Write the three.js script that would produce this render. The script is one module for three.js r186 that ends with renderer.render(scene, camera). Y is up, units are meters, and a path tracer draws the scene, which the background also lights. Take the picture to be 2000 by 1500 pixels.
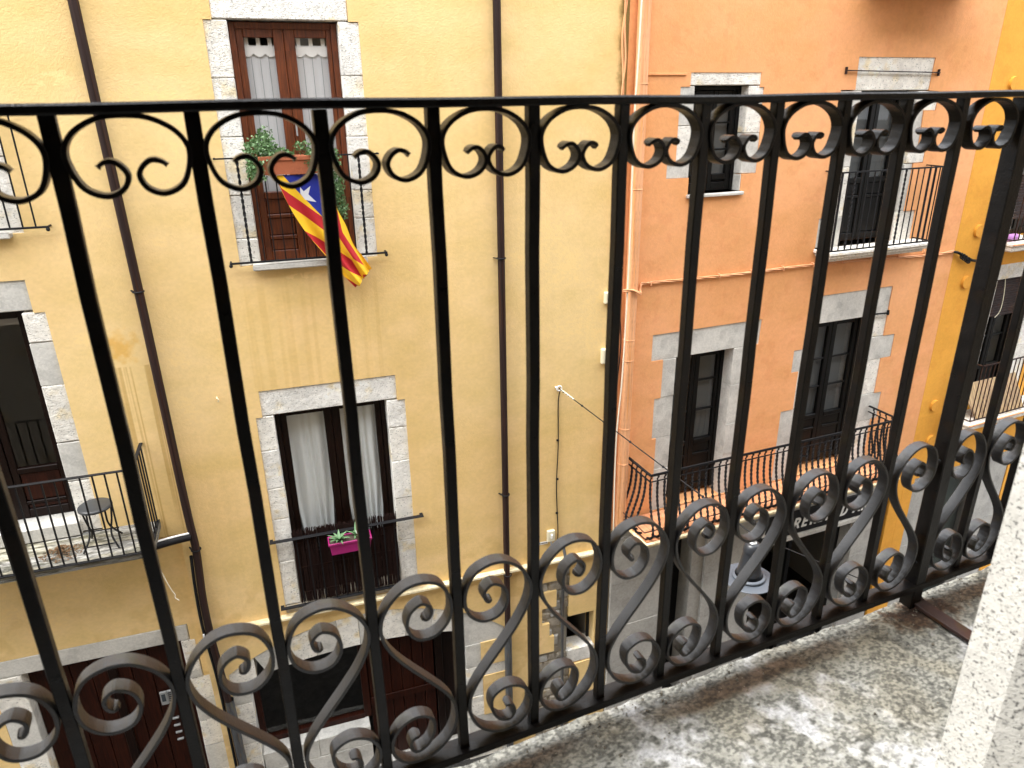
import * as THREE from 'three';
import { mergeGeometries, toCreasedNormals } from 'three/addons/utils/BufferGeometryUtils.js';
import { ConvexGeometry } from 'three/addons/geometries/ConvexGeometry.js';
import { FontLoader } from 'three/addons/loaders/FontLoader.js';
import { TextGeometry } from 'three/addons/geometries/TextGeometry.js';

// ---------------------------------------------------------------- camera, sky, sun, exposure
const HC = 8.9;                                  // camera height above the street
const F = 1401.86, PITCH = 0.377033, ROLL = -0.013673;
const scene = new THREE.Scene();
const camera = new THREE.PerspectiveCamera(2 * Math.atan(750 / F) * 180 / Math.PI, 4 / 3, 0.05, 900);
camera.position.set(0, HC, 0);
camera.rotation.set(-PITCH, 0, ROLL, 'YXZ');
camera.focus = 7.5; camera.userData.fStop = 10;
scene.add(camera);

const renderer = new THREE.WebGLRenderer({ antialias: true });
renderer.toneMapping = THREE.LinearToneMapping;
renderer.toneMappingExposure = 5.7;
renderer.shadowMap.enabled = true;

{ // overcast sky, brighter towards the zenith
  const w = 128, h = 64, d = new Float32Array(w * h * 4);
  for (let y = 0; y < h; y++) for (let x = 0; x < w; x++) {
    const el = Math.max(0, Math.sin(((y + .5) / h - .5) * Math.PI));
    const L = 1.15 * (1 + 2 * el) / 3, i = (y * w + x) * 4;
    d[i] = L * .97; d[i + 1] = L; d[i + 2] = L * 1.05; d[i + 3] = 1;
  }
  const t = new THREE.DataTexture(d, w, h, THREE.RGBAFormat, THREE.FloatType);
  t.mapping = THREE.EquirectangularReflectionMapping; t.magFilter = t.minFilter = THREE.LinearFilter; t.needsUpdate = true;
  scene.background = t; scene.environment = t;
}
const sun = new THREE.DirectionalLight(new THREE.Color(1, .965, .91), 1.5);
sun.position.set(-16.5, 30 + HC, -1.6); sun.target.position.set(1, HC - 3, -7);
sun.castShadow = true; sun.shadow.radius = 36; sun.shadow.mapSize.set(2048, 2048);
Object.assign(sun.shadow.camera, { left: -16, right: 16, top: 16, bottom: -16, near: 1, far: 80 });
scene.add(sun, sun.target);

// ---------------------------------------------------------------- helpers: random, noise, textures
function rng(s) { return () => { s |= 0; s = s + 0x6D2B79F5 | 0; let t = Math.imul(s ^ s >>> 15, 1 | s); t = t + Math.imul(t ^ t >>> 7, 61 | t) ^ t; return ((t ^ t >>> 14) >>> 0) / 4294967296; }; }
function noise2(seed) {
  const r = rng(seed), N = 256, tab = new Float32Array(N * N); for (let i = 0; i < N * N; i++) tab[i] = r();
  return (x, y, p) => {   // p: period in cells
    const xi = Math.floor(x), yi = Math.floor(y); let fx = x - xi, fy = y - yi; fx = fx * fx * (3 - 2 * fx); fy = fy * fy * (3 - 2 * fy);
    const m = (a) => ((a % p) + p) % p & 255, a = m(xi), b = m(xi + 1), c = m(yi) * N, e = m(yi + 1) * N;
    return (tab[c + a] * (1 - fx) + tab[c + b] * fx) * (1 - fy) + (tab[e + a] * (1 - fx) + tab[e + b] * fx) * fy;
  };
}
const NZ = noise2(7);
function fbm(x, y, p, oct, gain = .5) { let s = 0, a = 1, t = 0; for (let i = 0; i < oct; i++) { s += a * NZ(x + i * 17, y + i * 31, p); t += a; a *= gain; x *= 2; y *= 2; p = Math.min(256, p * 2); } return s / t; }
function fbmP(u, v, p, oct, gain) { return fbm(u * p, v * p, p, oct, gain); }  // u, v in 0..1, tiles
const clamp = (x, a = 0, b = 1) => Math.min(b, Math.max(a, x)), sm = (a, b, x) => { x = clamp((x - a) / (b - a)); return x * x * (3 - 2 * x); };
function makeTex(w, h, fn, srgb) {
  const d = new Uint8Array(w * h * 4), c = [1, 1, 1];
  for (let y = 0; y < h; y++) for (let x = 0; x < w; x++) {
    const r = fn((x + .5) / w, (y + .5) / h, c), i = (y * w + x) * 4;
    if (typeof r === 'number') d[i] = d[i + 1] = d[i + 2] = clamp(r) * 255; else { d[i] = clamp(r[0]) * 255; d[i + 1] = clamp(r[1]) * 255; d[i + 2] = clamp(r[2]) * 255; }
    d[i + 3] = 255;
  }
  const t = new THREE.DataTexture(d, w, h, THREE.RGBAFormat); t.wrapS = t.wrapT = THREE.RepeatWrapping; t.magFilter = THREE.LinearFilter; t.minFilter = THREE.LinearMipmapLinearFilter; t.generateMipmaps = true;
  if (srgb) t.colorSpace = THREE.SRGBColorSpace; t.needsUpdate = true; return t;
}
function rep(t, sx, sy = sx, ox = 0, oy = 0) { const c = t.clone(); c.repeat.set(1 / sx, 1 / sy); c.offset.set(ox, oy); c.needsUpdate = true; return c; }

// stucco: fine grain relief that tiles every 1.6 m
const stuccoBump = makeTex(1024, 1024, (u, v) => .6 * fbmP(u, v, 110, 3) + .12 * fbmP(u, v, 20, 3) + .28 * fbmP(u, v, 230, 1));
// a whole-wall map: broad patches, trowel marks, rain streaks, a few stains at their own places
function wallTex(size, u0, u1, v0, v1, seed, stains) {
  return makeTex(size, size, (a, b, c) => {
    const u = u0 + a * (u1 - u0), v = v0 + b * (v1 - v0), U = u + seed, V = v + seed * 2;
    const big = fbm(U * .55 + 40, V * .55 + 40, 256, 3) - .5, mid = fbm(U * 2.6 + 60, V * 4.6 + 60, 256, 4) - .5, fine = fbm(U * 34 + 9, V * 48 + 9, 256, 2) - .5;
    const st = (fbm(U * 16 + 5, V * .5 + 8, 256, 3) - .5) * sm(.45, .62, fbm(U * .8 + 20, V * .45 + 3, 256, 2));
    const m = 1 + .07 * big + .08 * mid + .05 * fine - .035 * st;
    c[0] = .95 * m; c[1] = .95 * m * (1 + .05 * big); c[2] = .94 * m * (1 + .16 * big + .1 * mid);
    if (stains) stains(u, v, c);
    return c;
  }, true);
}
const yellowMap = wallTex(1536, -4, 4, -9, 3, 3, (u, v, c) => {
  const n = fbm(u * 14 + 50, v * 14 + 50, 256, 4), n2 = fbm(u * 5 + 11, v * 5 + 71, 256, 3);
  const mul = (r, g, b, k) => { c[0] *= 1 + (r - 1) * k; c[1] *= 1 + (g - 1) * k; c[2] *= 1 + (b - 1) * k; };
  // ochre blotch by the left pipe
  let d = Math.hypot((u + 1.56) / .17, (v + 2.2) / .16); mul(.95, .85, .62, sm(1.1, .2, d + (n - .5) * 1.6) * .8);
  // white scratches
  d = Math.hypot((u + 1.6) / .2, (v - .22 - (u + 1.6) * .1) / .05); if (d < 1.2) { const k = sm(.52, .6, n) * sm(1.2, .7, d); c[0] += k * .2; c[1] += k * .25; c[2] += k * .45; }
  d = Math.hypot((u - .4) / .35, (v + 1.64) / .04); if (d < 1.2) { const k = sm(.56, .64, n) * sm(1.2, .7, d); c[0] += k * .15; c[1] += k * .2; c[2] += k * .35; }
  // drip lines under the upper sill
  if (u > -.5 && u < .95 && v < -1.5 && v > -2.83) mul(.95, .93, .88, sm(.5, .75, fbm(u * 26 + 3, v * .35 + 6, 256, 2)) * sm(-1.5, -1.9, v) * .5);
  if (u > -1.75 && u < -1.35 && v < -2.4 && v > -4.5) mul(.86, .82, .72, sm(.6, .72, fbm(u * 40 + 3, v * .3 + 16, 256, 2)) * .8);
  // mossy grime along the right-hand edge
  mul(.5, .52, .42, sm(3.63, 3.72, u + (n - .5) * .1) * sm(-.5, 0, v + (n2 - .5) * .6) * .8);
  mul(.86, .84, .78, sm(3.62, 3.76, u + (n2 - .5) * .2) * .6);
  // scuffs low down
  mul(.9, .87, .8, sm(.56, .7, n2) * sm(-4.5, -6, v) * .5);
});
const orangeMap = wallTex(1024, -.5, 7.5, -9, 3, 23, (u, v, c) => {
  const n = fbm(u * 9 + 50, v * 9 + 50, 256, 4), k = sm(.58, .72, n) * .25; c[0] *= 1 - .06 * k; c[1] *= 1 - .12 * k; c[2] *= 1 - .15 * k;
});
const stoneMap = makeTex(1024, 1024, (u, v, c) => {
  const a = fbmP(u, v, 4, 5), b = fbmP(u, v, 26, 4), p = fbm((u + .37) % 1 * 100, v * 190, 200, 2), q = fbmP(u, (v + .21) % 1, 7, 4);
  let m = .95 + .14 * (a - .5) + .16 * (b - .5); m *= 1 - .3 * sm(.7, .84, p);
  const w = sm(.6, .78, q); c[0] = m * (1 - .02 * w); c[1] = m * (.99 - .07 * w); c[2] = m * (.97 - .18 * w); return c;
}, true);
const stoneBump = makeTex(1024, 1024, (u, v) => { const a = fbmP(u, v, 10, 5), p = fbm((u + .37) % 1 * 48, v * 90, 200, 2); return .85 * a + .3 * fbmP(u, v, 70, 2) - .55 * sm(.62, .8, p); });
const smoothStoneMap = makeTex(512, 512, (u, v, c) => { const m = .84 + .16 * (fbmP(u, v, 3, 5) - .5) + .12 * (fbmP(u, v, 60, 3) - .5) - .05 * sm(.6, .75, fbmP((u + .4) % 1, v, 6, 4)); c[0] = m; c[1] = m * .985; c[2] = m * .955; return c; }, true);
const lichenMap = makeTex(1024, 1024, (u, v, c) => {
  const a = fbmP(u, v, 5, 5), b = fbmP(u, v, 40, 4), g = fbmP((u + .3) % 1, v, 16, 5), f = fbmP(u, v, 160, 2), h = fbmP(u, (v + .6) % 1, 24, 4);
  let m = .72 + .4 * (b - .5) + .4 * (f - .5) + .25 * (a - .5);
  const dk = sm(.52, .66, g), br = sm(.54, .68, a), wh = sm(.55, .66, h);
  m = m * (1 - .5 * dk * sm(.35, .6, f)) + .18 * wh * (1 - dk);
  c[0] = m * 1.0; c[1] = m * (.99 - .02 * br); c[2] = m * (.965 - .09 * br - .05 * dk); return c;
}, true);
const slabMap = makeTex(2048, 768, (a, b, c) => {   // whole near slab: u -0.4..2.4, w -0.05..0.95
  const u = -.4 + a * 2.8, w = -.05 + b * 1.0, q = (f, o, s = 0) => fbm(u * f + s + 20, w * f + s + 20, 256, o);
  const g1 = q(150, 2), g2 = q(260, 1, 7), pat = q(7, 4, 3), spk = q(60, 3, 11), big = q(2.6, 3, 5), br = q(10, 3, 17);
  const gr = fbm(u * 170 + 71, w * 250 + 71, 256, 2), md = q(26, 3, 61);
  const lichen = sm(.43, .60, .45 * pat + .33 * md + .22 * spk + .13 * sm(.15, .02, w) + .09 * sm(.85, 1.2, u) - .02 * sm(.3, .5, w));
  let m = .96 + .22 * (big - .5) + .26 * (pat - .5) + .2 * (md - .5) + .16 * (g2 - .5) + .14 * (g1 - .5);
  m *= 1 - lichen * (.26 + .17 * sm(.38, .62, gr)); m *= 1 - .14 * sm(.56, .74, gr); m *= 1 - .2 * sm(.62, .74, spk);
  c[0] = m; c[1] = m * (.993 - .01 * lichen); c[2] = m * (.985 - .07 * lichen);
  // rust and dirt band under the rail, rust below the post, brown patches
  const e = sm(.028, .008, Math.abs(w - .026 - .016 * (q(9, 2, 31) - .5)) + .012 * (spk - .5)), k = e * sm(.36, .62, q(6, 3, 41)) * .62; c[0] *= 1 - .52 * k; c[1] *= 1 - .68 * k; c[2] *= 1 - .8 * k;
  const d = Math.hypot((u - 1.26) / .1, (w - .025) / .045) + (spk - .5) * 1.4, r = sm(1.2, .4, d) * .75; c[0] *= 1 - .58 * r; c[1] *= 1 - .76 * r; c[2] *= 1 - .88 * r;
  const p = sm(.56, .72, br) * .14; c[0] *= 1 - .12 * p; c[1] *= 1 - .25 * p; c[2] *= 1 - .5 * p; return c;
}, true);
const lichenBump = makeTex(1024, 1024, (u, v) => .5 * fbmP(u, v, 40, 4) + .35 * fbmP(u, v, 160, 2) + .4 * fbmP((u + .3) % 1, v, 16, 5) - .15);
const graniteMap = makeTex(512, 512, (u, v, c) => { const a = fbmP(u, v, 72, 2), b = fbmP((u + .4) % 1, v, 50, 3), e = fbmP(u, v, 5, 4); let m = .95 + .1 * (e - .5) - .42 * sm(.62, .84, a) + .08 * (b - .5); c[0] = m; c[1] = m * .985; c[2] = m * .95; return c; }, true);
const woodMap = makeTex(512, 512, (u, v, c) => { const g = fbm(u * 48, v * 3, 256, 4), h = fbm(u * 160, v * 5, 256, 2), q = fbm(u * 6, v * 2 + 9, 256, 3); const m = .72 + .5 * (g - .5) + .2 * (h - .5) + .25 * (q - .5); c[0] = m; c[1] = m * (.96 + .1 * (q - .5)); c[2] = m * .92; return c; }, true);
const woodBump = makeTex(512, 512, (u, v) => .6 * fbm(u * 90, v * 4, 256, 3) + .4 * fbm(u * 30, v * 3, 256, 2));
const ironBump = makeTex(512, 512, (u, v) => .5 * fbmP(u, v, 14, 4) + .5 * fbmP(u, v, 60, 3));
const ironMap = makeTex(512, 512, (u, v, c) => { const a = fbmP(u, v, 10, 5), r = sm(.6, .74, fbmP((u + .5) % 1, v, 7, 5)), m = .8 + .5 * (a - .5); c[0] = m * (1 + .5 * r); c[1] = m * (1 + .1 * r); c[2] = m * (1 - .15 * r); return c; }, true);
const dustMap = makeTex(512, 512, (u, v) => clamp(.62 + .5 * (fbmP(u, v, 12, 5) - .5)));
const weaveMap = makeTex(256, 256, (u, v) => .9 + .1 * Math.sin(u * 400) * Math.sin(v * 400));
const cobbleMap = makeTex(512, 512, (u, v, c) => { const m = .55 + .4 * (fbmP(u, v, 12, 5) - .5); c[0] = m; c[1] = m * .98; c[2] = m * .95; return c; }, true);

const lin = (r, g, b) => new THREE.Color().setRGB(r, g, b);
const std = (o) => new THREE.MeshStandardMaterial(o), phy = (o) => new THREE.MeshPhysicalMaterial(o);
const sb = rep(stuccoBump, 1.6);
const M = {
  yellow: std({ color: lin(.84, .59, .262), map: rep(yellowMap, 8, 12, .5, .75), bumpMap: sb, bumpScale: .0026, roughness: .95 }),
  orange: std({ color: lin(.87, .41, .175), map: rep(orangeMap, 8, 12, .0625, .75), bumpMap: sb, bumpScale: .0024, roughness: .95 }),
  ochre: std({ color: lin(.81, .375, .045), map: rep(orangeMap, 8, 12, .3, .4), bumpMap: sb, bumpScale: .0024, roughness: .95 }),
  cream: std({ color: lin(.90, .78, .52), map: rep(stoneMap, 1.1), bumpMap: sb, bumpScale: .003, roughness: .9 }),
  stone: std({ color: lin(.84, .83, .80), map: rep(stoneMap, 1.3), bumpMap: rep(stoneBump, .55), bumpScale: .010, roughness: .95 }),
  stone2: std({ color: lin(.86, .84, .79), map: rep(stoneMap, 1.7, 1.7, .3, .6), bumpMap: rep(stoneBump, .66, .66, .2, .5), bumpScale: .010, roughness: .95 }),
  smoothStone: std({ color: lin(.80, .80, .78), map: rep(smoothStoneMap, .9), bumpMap: rep(stoneBump, .7), bumpScale: .003, roughness: .88 }),
  greyStone: std({ color: lin(.55, .545, .53), map: rep(smoothStoneMap, 1.3), bumpMap: rep(stoneBump, .7), bumpScale: .004, roughness: .88 }),
  rubble: std({ color: lin(.40, .36, .30), map: rep(stoneMap, .8), bumpMap: rep(stoneBump, .4), bumpScale: .015, roughness: 1 }),
  mortar: std({ color: lin(.34, .31, .26), map: rep(stoneMap, .5), bumpMap: rep(stoneBump, .3), bumpScale: .01, roughness: 1 }),
  concrete: std({ color: lin(.40, .395, .38), map: rep(lichenMap, 1.3), bumpMap: rep(lichenBump, .8), bumpScale: .008, roughness: 1 }),
  slab: std({ color: lin(.40, .407, .415), map: rep(slabMap, 2.8, 1, .4 / 2.8, .05), bumpMap: rep(lichenBump, .4), bumpScale: .0045, roughness: 1 }),
  granite: std({ color: lin(.70, .70, .69), map: rep(graniteMap, .2), bumpMap: rep(stoneBump, .1), bumpScale: .0012, roughness: .85 }),
  iron: phy({ specularIntensity: 0.38, color: lin(.0060, .0048, .0044), map: rep(ironMap, .25), bumpMap: rep(ironBump, .12), bumpScale: .0005, roughness: .56, roughnessMap: rep(dustMap, .2) }),
  ironScroll: std({ color: lin(.014, .014, .016), map: rep(ironMap, .25), bumpMap: rep(ironBump, .1), bumpScale: .0005, roughness: .4 }),
  black: phy({ specularIntensity: 0.35, color: lin(.010, .010, .011), roughness: .6 }),
  blackPaint: phy({ specularIntensity: 0.35, color: lin(.008, .0085, .009), map: rep(woodMap, .5), roughness: .42 }),
  pipe: phy({ specularIntensity: 0.35, color: lin(.042, .024, .021), map: rep(ironMap, .5), roughness: .5 }),
  greyPipe: std({ color: lin(.10, .105, .11), map: rep(ironMap, .5), roughness: .5 }),
  orangePaint: std({ color: lin(.84, .43, .22), map: rep(stoneMap, .9), roughness: .6 }),
  whiteCable: std({ color: lin(.72, .66, .52), roughness: .6 }),
  woodRed: std({ color: lin(.215, .052, .012), map: rep(woodMap, .45), bumpMap: rep(woodBump, .45), bumpScale: .0015, roughness: .42 }),
  woodDark: phy({ specularIntensity: 0.35, color: lin(.015, .0055, .0034), map: rep(woodMap, .5), bumpMap: rep(woodBump, .5), bumpScale: .0015, roughness: .45 }),
  woodDoor: phy({ specularIntensity: 0.35, color: lin(.042, .0095, .0042), map: rep(woodMap, .6), bumpMap: rep(woodBump, .6), bumpScale: .0015, roughness: .45 }),
  plank: std({ color: lin(.72, .52, .30), map: rep(woodMap, .6), roughness: .7 }),
  brush: phy({ specularIntensity: 0.35, color: lin(.02, .009, .007), roughness: .9 }),
  glass: phy({ color: 0xffffff, transmission: 1, thickness: 0, roughness: .02, ior: 1.5 }),
  mesh: std({ color: lin(.12, .15, .13), roughness: .7 }),
  lace: phy({ color: lin(.80, .80, .80), map: rep(weaveMap, .1), roughness: 1, transmission: .25, thickness: 0, side: THREE.DoubleSide }),
  curtain: phy({ color: lin(.86, .89, .87), map: rep(weaveMap, .1), roughness: 1, transmission: .2, thickness: 0, side: THREE.DoubleSide }),
  room: std({ color: lin(.30, .28, .25), roughness: 1 }),
  greyCurtain: std({ color: lin(.30, .32, .32), roughness: 1, side: THREE.DoubleSide }),
  net: std({ color: lin(.085, .092, .092), map: rep(weaveMap, .1), roughness: 1 }),
  terracotta: std({ color: lin(.47, .135, .055), map: rep(smoothStoneMap, .4), roughness: .75 }),
  tile: std({ color: lin(.62, .27, .13), map: rep(stoneMap, .5), roughness: .8 }),
  tile2: std({ color: lin(.70, .33, .17), map: rep(stoneMap, .6, .6, .4, .1), roughness: .8 }),
  pink: std({ color: lin(.28, .012, .115), roughness: .35 }),
  soil: std({ color: lin(.05, .035, .025), roughness: 1 }),
  leaf: phy({ color: lin(.075, .17, .045), roughness: .6, transmission: .3, thickness: 0, side: THREE.DoubleSide }),
  leaf2: phy({ color: lin(.17, .29, .12), roughness: .6, transmission: .3, thickness: 0, side: THREE.DoubleSide }),
  aloe: std({ color: lin(.10, .20, .085), roughness: .5, side: THREE.DoubleSide }),
  dryLeaf: std({ color: lin(.15, .085, .04), map: rep(stoneMap, .2), roughness: .9, side: THREE.DoubleSide }),
  stoolTop: std({ color: lin(.032, .034, .036), roughness: .4 }),
  lamp: std({ color: lin(.055, .064, .078), roughness: .45 }),
  lampDark: phy({ specularIntensity: 0.7, color: lin(.018, .020, .024), roughness: .36 }),
  white: std({ color: lin(.76, .75, .72), roughness: .5 }),
  ivory: std({ color: lin(.72, .66, .48), roughness: .5 }),
  metalGrey: std({ color: lin(.40, .41, .41), roughness: .4, metalness: .5 }),
  screen: std({ color: lin(.05, .06, .07), roughness: .2 }),
  lilac: std({ color: lin(.45, .2, .5), roughness: .6 }),
  street: std({ color: lin(.07, .068, .065), map: rep(cobbleMap, 1.4), bumpMap: rep(stoneBump, .5), bumpScale: .01, roughness: .95 }),
  ownWall: std({ color: lin(.30, .27, .22), map: rep(stoneMap, 2.3), bumpMap: sb, bumpScale: .006, roughness: .95 }),
};

// ---------------------------------------------------------------- frames: u along a wall, v height from the camera, w out of the wall
const camR = (() => { const c = Math.cos(PITCH), s = Math.sin(PITCH), r = [1, 0, 0], u = [0, c, -s], cr = Math.cos(ROLL), sr = Math.sin(ROLL); return [r.map((a, i) => cr * a + sr * u[i]), r.map((a, i) => -sr * a + cr * u[i]), [0, s, c]]; })();
function frame(yaw, ox, oz) {
  const U = [Math.cos(yaw), -Math.sin(yaw)], N = [Math.sin(yaw), Math.cos(yaw)];
  return {
    yaw, at: (u, v, w) => new THREE.Vector3(ox + u * U[0] + w * N[0], HC + v, oz + u * U[1] + w * N[1]),
    px(x, y, w = 0) {       // photo pixel -> (u, v) on the plane at depth w
      const a = (x - 1000) / F, b = -(y - 750) / F, d = [0, 1, 2].map((i) => a * camR[0][i] + b * camR[1][i] - camR[2][i]);
      const t = (w + ox * N[0] + oz * N[1]) / (d[0] * N[0] + d[2] * N[1]);
      return [(d[0] * t - ox) * U[0] + (d[2] * t - oz) * U[1], d[1] * t];
    },
  };
}
const yY = .3132835, yO = .3833907, yR = .4074949;
const FY = frame(yY, -7.5 * Math.sin(yY), -7.5 * Math.cos(yY));
const cornerP = [1.26561, -8.29372], FO = frame(yO, ...cornerP);
const FC = frame(.42, 6.459, -10.3883);
const FR = frame(yR, -.8 * Math.sin(yR), -.8 * Math.cos(yR));
const FW = { yaw: 0, at: (x, v, z) => new THREE.Vector3(x, HC + v, z) };

const taken = {};
function numbered(n) { const k = taken[n] = (taken[n] ?? -1) + 1; return k ? n + '_' + String(k).padStart(3, '0') : n; }
class Thing {
  constructor(fr, name, label, category, base = [0, -HC, 0], group) {
    this.b = base; this.g = new THREE.Group(); this.g.name = numbered(name); this.g.position.copy(fr.at(...base)); this.g.rotation.y = fr.yaw;
    this.g.userData = { label, category }; if (group) this.g.userData.group = group; scene.add(this.g);
  }
  m(name, geo, mat, parent = this.g) { if (!geo) return null; geo.translate(-this.b[0], -this.b[1], -this.b[2]); const o = new THREE.Mesh(geo, mat); o.name = name; parent.add(o); return o; }
  at(name, geo, mat, p, parent = this.g) { const o = new THREE.Mesh(geo, mat); o.name = name; o.position.set(p[0] - this.b[0], p[1] - this.b[1], p[2] - this.b[2]); parent.add(o); return o; }
  part(name, parent = this.g) { const o = new THREE.Group(); o.name = name; parent.add(o); return o; }
}
function structure(fr, name, base) { const t = new Thing(fr, name, '', '', base); t.g.userData = { kind: 'structure' }; return t; }

// ---------------------------------------------------------------- geometry helpers
function cubeUV(g) {
  g = g.index ? g.toNonIndexed() : g; const p = g.attributes.position, uv = new Float32Array(p.count * 2), A = new THREE.Vector3(), B = new THREE.Vector3(), C = new THREE.Vector3();
  for (let i = 0; i < p.count; i += 3) {
    A.fromBufferAttribute(p, i); B.fromBufferAttribute(p, i + 1).sub(A); C.fromBufferAttribute(p, i + 2).sub(A); B.cross(C);
    const ax = Math.abs(B.x), ay = Math.abs(B.y), az = Math.abs(B.z);
    for (let k = 0; k < 3; k++) { const j = i + k, x = p.getX(j), y = p.getY(j), z = p.getZ(j); uv[j * 2] = ax > ay && ax > az ? z : x; uv[j * 2 + 1] = ay > ax && ay >= az ? z : y; }
  }
  g.setAttribute('uv', new THREE.BufferAttribute(uv, 2)); return g;
}
function box(u0, u1, v0, v1, w0, w1) { const g = new THREE.BoxGeometry(Math.abs(u1 - u0), Math.abs(v1 - v0), Math.abs(w1 - w0)); g.translate((u0 + u1) / 2, (v0 + v1) / 2, (w0 + w1) / 2); return cubeUV(g); }
function cbox(u0, u1, v0, v1, w0, w1, c = .005, jit = 0, r) {   // chamfered (and roughened) block
  if (u0 > u1) [u0, u1] = [u1, u0]; if (v0 > v1) [v0, v1] = [v1, v0]; if (w0 > w1) [w0, w1] = [w1, w0];
  c = Math.min(c, (u1 - u0) / 3, (v1 - v0) / 3, (w1 - w0) / 3); const P = [], j = () => jit ? (r() - .5) * 2 * jit : 0;
  for (const x of [0, 1]) for (const y of [0, 1]) for (const z of [0, 1]) {
    const X = x ? u1 : u0, Y = y ? v1 : v0, Z = z ? w1 : w0, sx = x ? -c : c, sy = y ? -c : c, sz = z ? -c : c, jx = j(), jy = j(), jz = j() * .5;
    P.push(new THREE.Vector3(X + jx, Y + sy + jy, Z + sz + jz), new THREE.Vector3(X + sx + jx, Y + jy, Z + sz + jz), new THREE.Vector3(X + sx + jx, Y + sy + jy, Z + jz));
  }
  return cubeUV(new ConvexGeometry(P));
}
function wall(outline, holes, depth, w1 = 0) {
  const s = new THREE.Shape(outline.map((p) => new THREE.Vector2(...p))); for (const h of holes) s.holes.push(new THREE.Path(h.map((p) => new THREE.Vector2(...p))));
  const g = new THREE.ExtrudeGeometry(s, { depth, bevelEnabled: false }); g.translate(0, 0, w1 - depth); return cubeUV(g);
}
const V3 = (a) => a.isVector3 ? a : new THREE.Vector3(...a);
function sweep(path, prof, up = [0, 0, 1], twist = 0, crease = .7, wide) {
  const n = path.length, P = path.map(V3), pos = [], uv = [], idx = [], k = prof.length, T = new THREE.Vector3(), B = new THREE.Vector3(), N = new THREE.Vector3(), U = new THREE.Vector3(...up); let len = 0;
  const per = [0]; for (let i = 0; i < k; i++) { const a = prof[i], b = prof[(i + 1) % k]; per.push(per[i] + Math.hypot(a[0] - b[0], a[1] - b[1])); }
  for (let i = 0; i < n; i++) {
    T.subVectors(P[Math.min(n - 1, i + 1)], P[Math.max(0, i - 1)]).normalize(); N.crossVectors(U, T).normalize(); B.crossVectors(T, N);
    if (i) len += P[i].distanceTo(P[i - 1]); const a = twist * len, c = Math.cos(a), s = Math.sin(a);
    for (let j = 0; j <= k; j++) { const q0 = prof[j % k], kw = wide ? wide(i / (n - 1)) : null, q = kw ? [q0[0] * kw[0], q0[1] * kw[1]] : q0, x = q[0] * c - q[1] * s, y = q[0] * s + q[1] * c; pos.push(P[i].x + N.x * x + B.x * y, P[i].y + N.y * x + B.y * y, P[i].z + N.z * x + B.z * y); uv.push(per[j], len); }
  }
  const K = k + 1; for (let i = 0; i < n - 1; i++) for (let j = 0; j < k; j++) { const a = i * K + j; idx.push(a, a + K, a + 1, a + 1, a + K, a + K + 1); }
  for (let j = 1; j < k - 1; j++) { idx.push(0, j, j + 1); const e = (n - 1) * K; idx.push(e, e + j + 1, e + j); }
  const g = new THREE.BufferGeometry(); g.setAttribute('position', new THREE.Float32BufferAttribute(pos, 3)); g.setAttribute('uv', new THREE.Float32BufferAttribute(uv, 2)); g.setIndex(idx);
  return toCreasedNormals(g, crease);
}
const rect = (a, b, c = 0) => c ? [[-a + c, -b], [a - c, -b], [a, -b + c], [a, b - c], [a - c, b], [-a + c, b], [-a, b - c], [-a, -b + c]] : [[-a, -b], [a, -b], [a, b], [-a, b]];
const circ = (r, n = 8) => Array.from({ length: n }, (_, i) => [r * Math.cos(i / n * 6.2832), r * Math.sin(i / n * 6.2832)]);
function spline(pts, n) { return new THREE.CatmullRomCurve3(pts.map(V3), false, 'centripetal').getPoints(n); }
function rod(a, b, r, n = 8) { const A = V3(a), B = V3(b), d = B.clone().sub(A), up = Math.abs(d.y) > Math.hypot(d.x, d.z) * 2 ? [0, 0, 1] : [0, 1, 0]; return sweep([A, B], circ(r, n), up); }
function bar(a, b, x, y, c = 0) { const A = V3(a), B = V3(b), d = B.clone().sub(A); const up = Math.abs(d.y) > Math.hypot(d.x, d.z) ? [0, 0, 1] : [0, 1, 0]; return sweep([A, B], rect(x, y, c), up); }
function tube(pts, r, seg = 40, n = 7) { return new THREE.TubeGeometry(new THREE.CatmullRomCurve3(pts.map(V3), false, 'centripetal'), seg, r, n, false); }
function merge(list) { return mergeGeometries(list.map((g) => { g = g.index ? g.toNonIndexed() : g; for (const k of Object.keys(g.attributes)) if (!['position', 'normal', 'uv'].includes(k)) g.deleteAttribute(k); if (!g.attributes.normal) g.computeVertexNormals(); if (!g.attributes.uv) g.setAttribute('uv', new THREE.Float32BufferAttribute(new Float32Array(g.attributes.position.count * 2), 2)); return g; })); }

// ---------------------------------------------------------------- the setting
{ const t = structure(FW, 'street', [0, -HC, 0]); const g = new THREE.PlaneGeometry(600, 600); g.rotateX(-Math.PI / 2); g.translate(0, -HC + .012, 0); const p = g.attributes.position, uv = g.attributes.uv; for (let i = 0; i < p.count; i++) uv.setXY(i, p.getX(i), p.getZ(i)); t.m('paving', g, M.street); }

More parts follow.
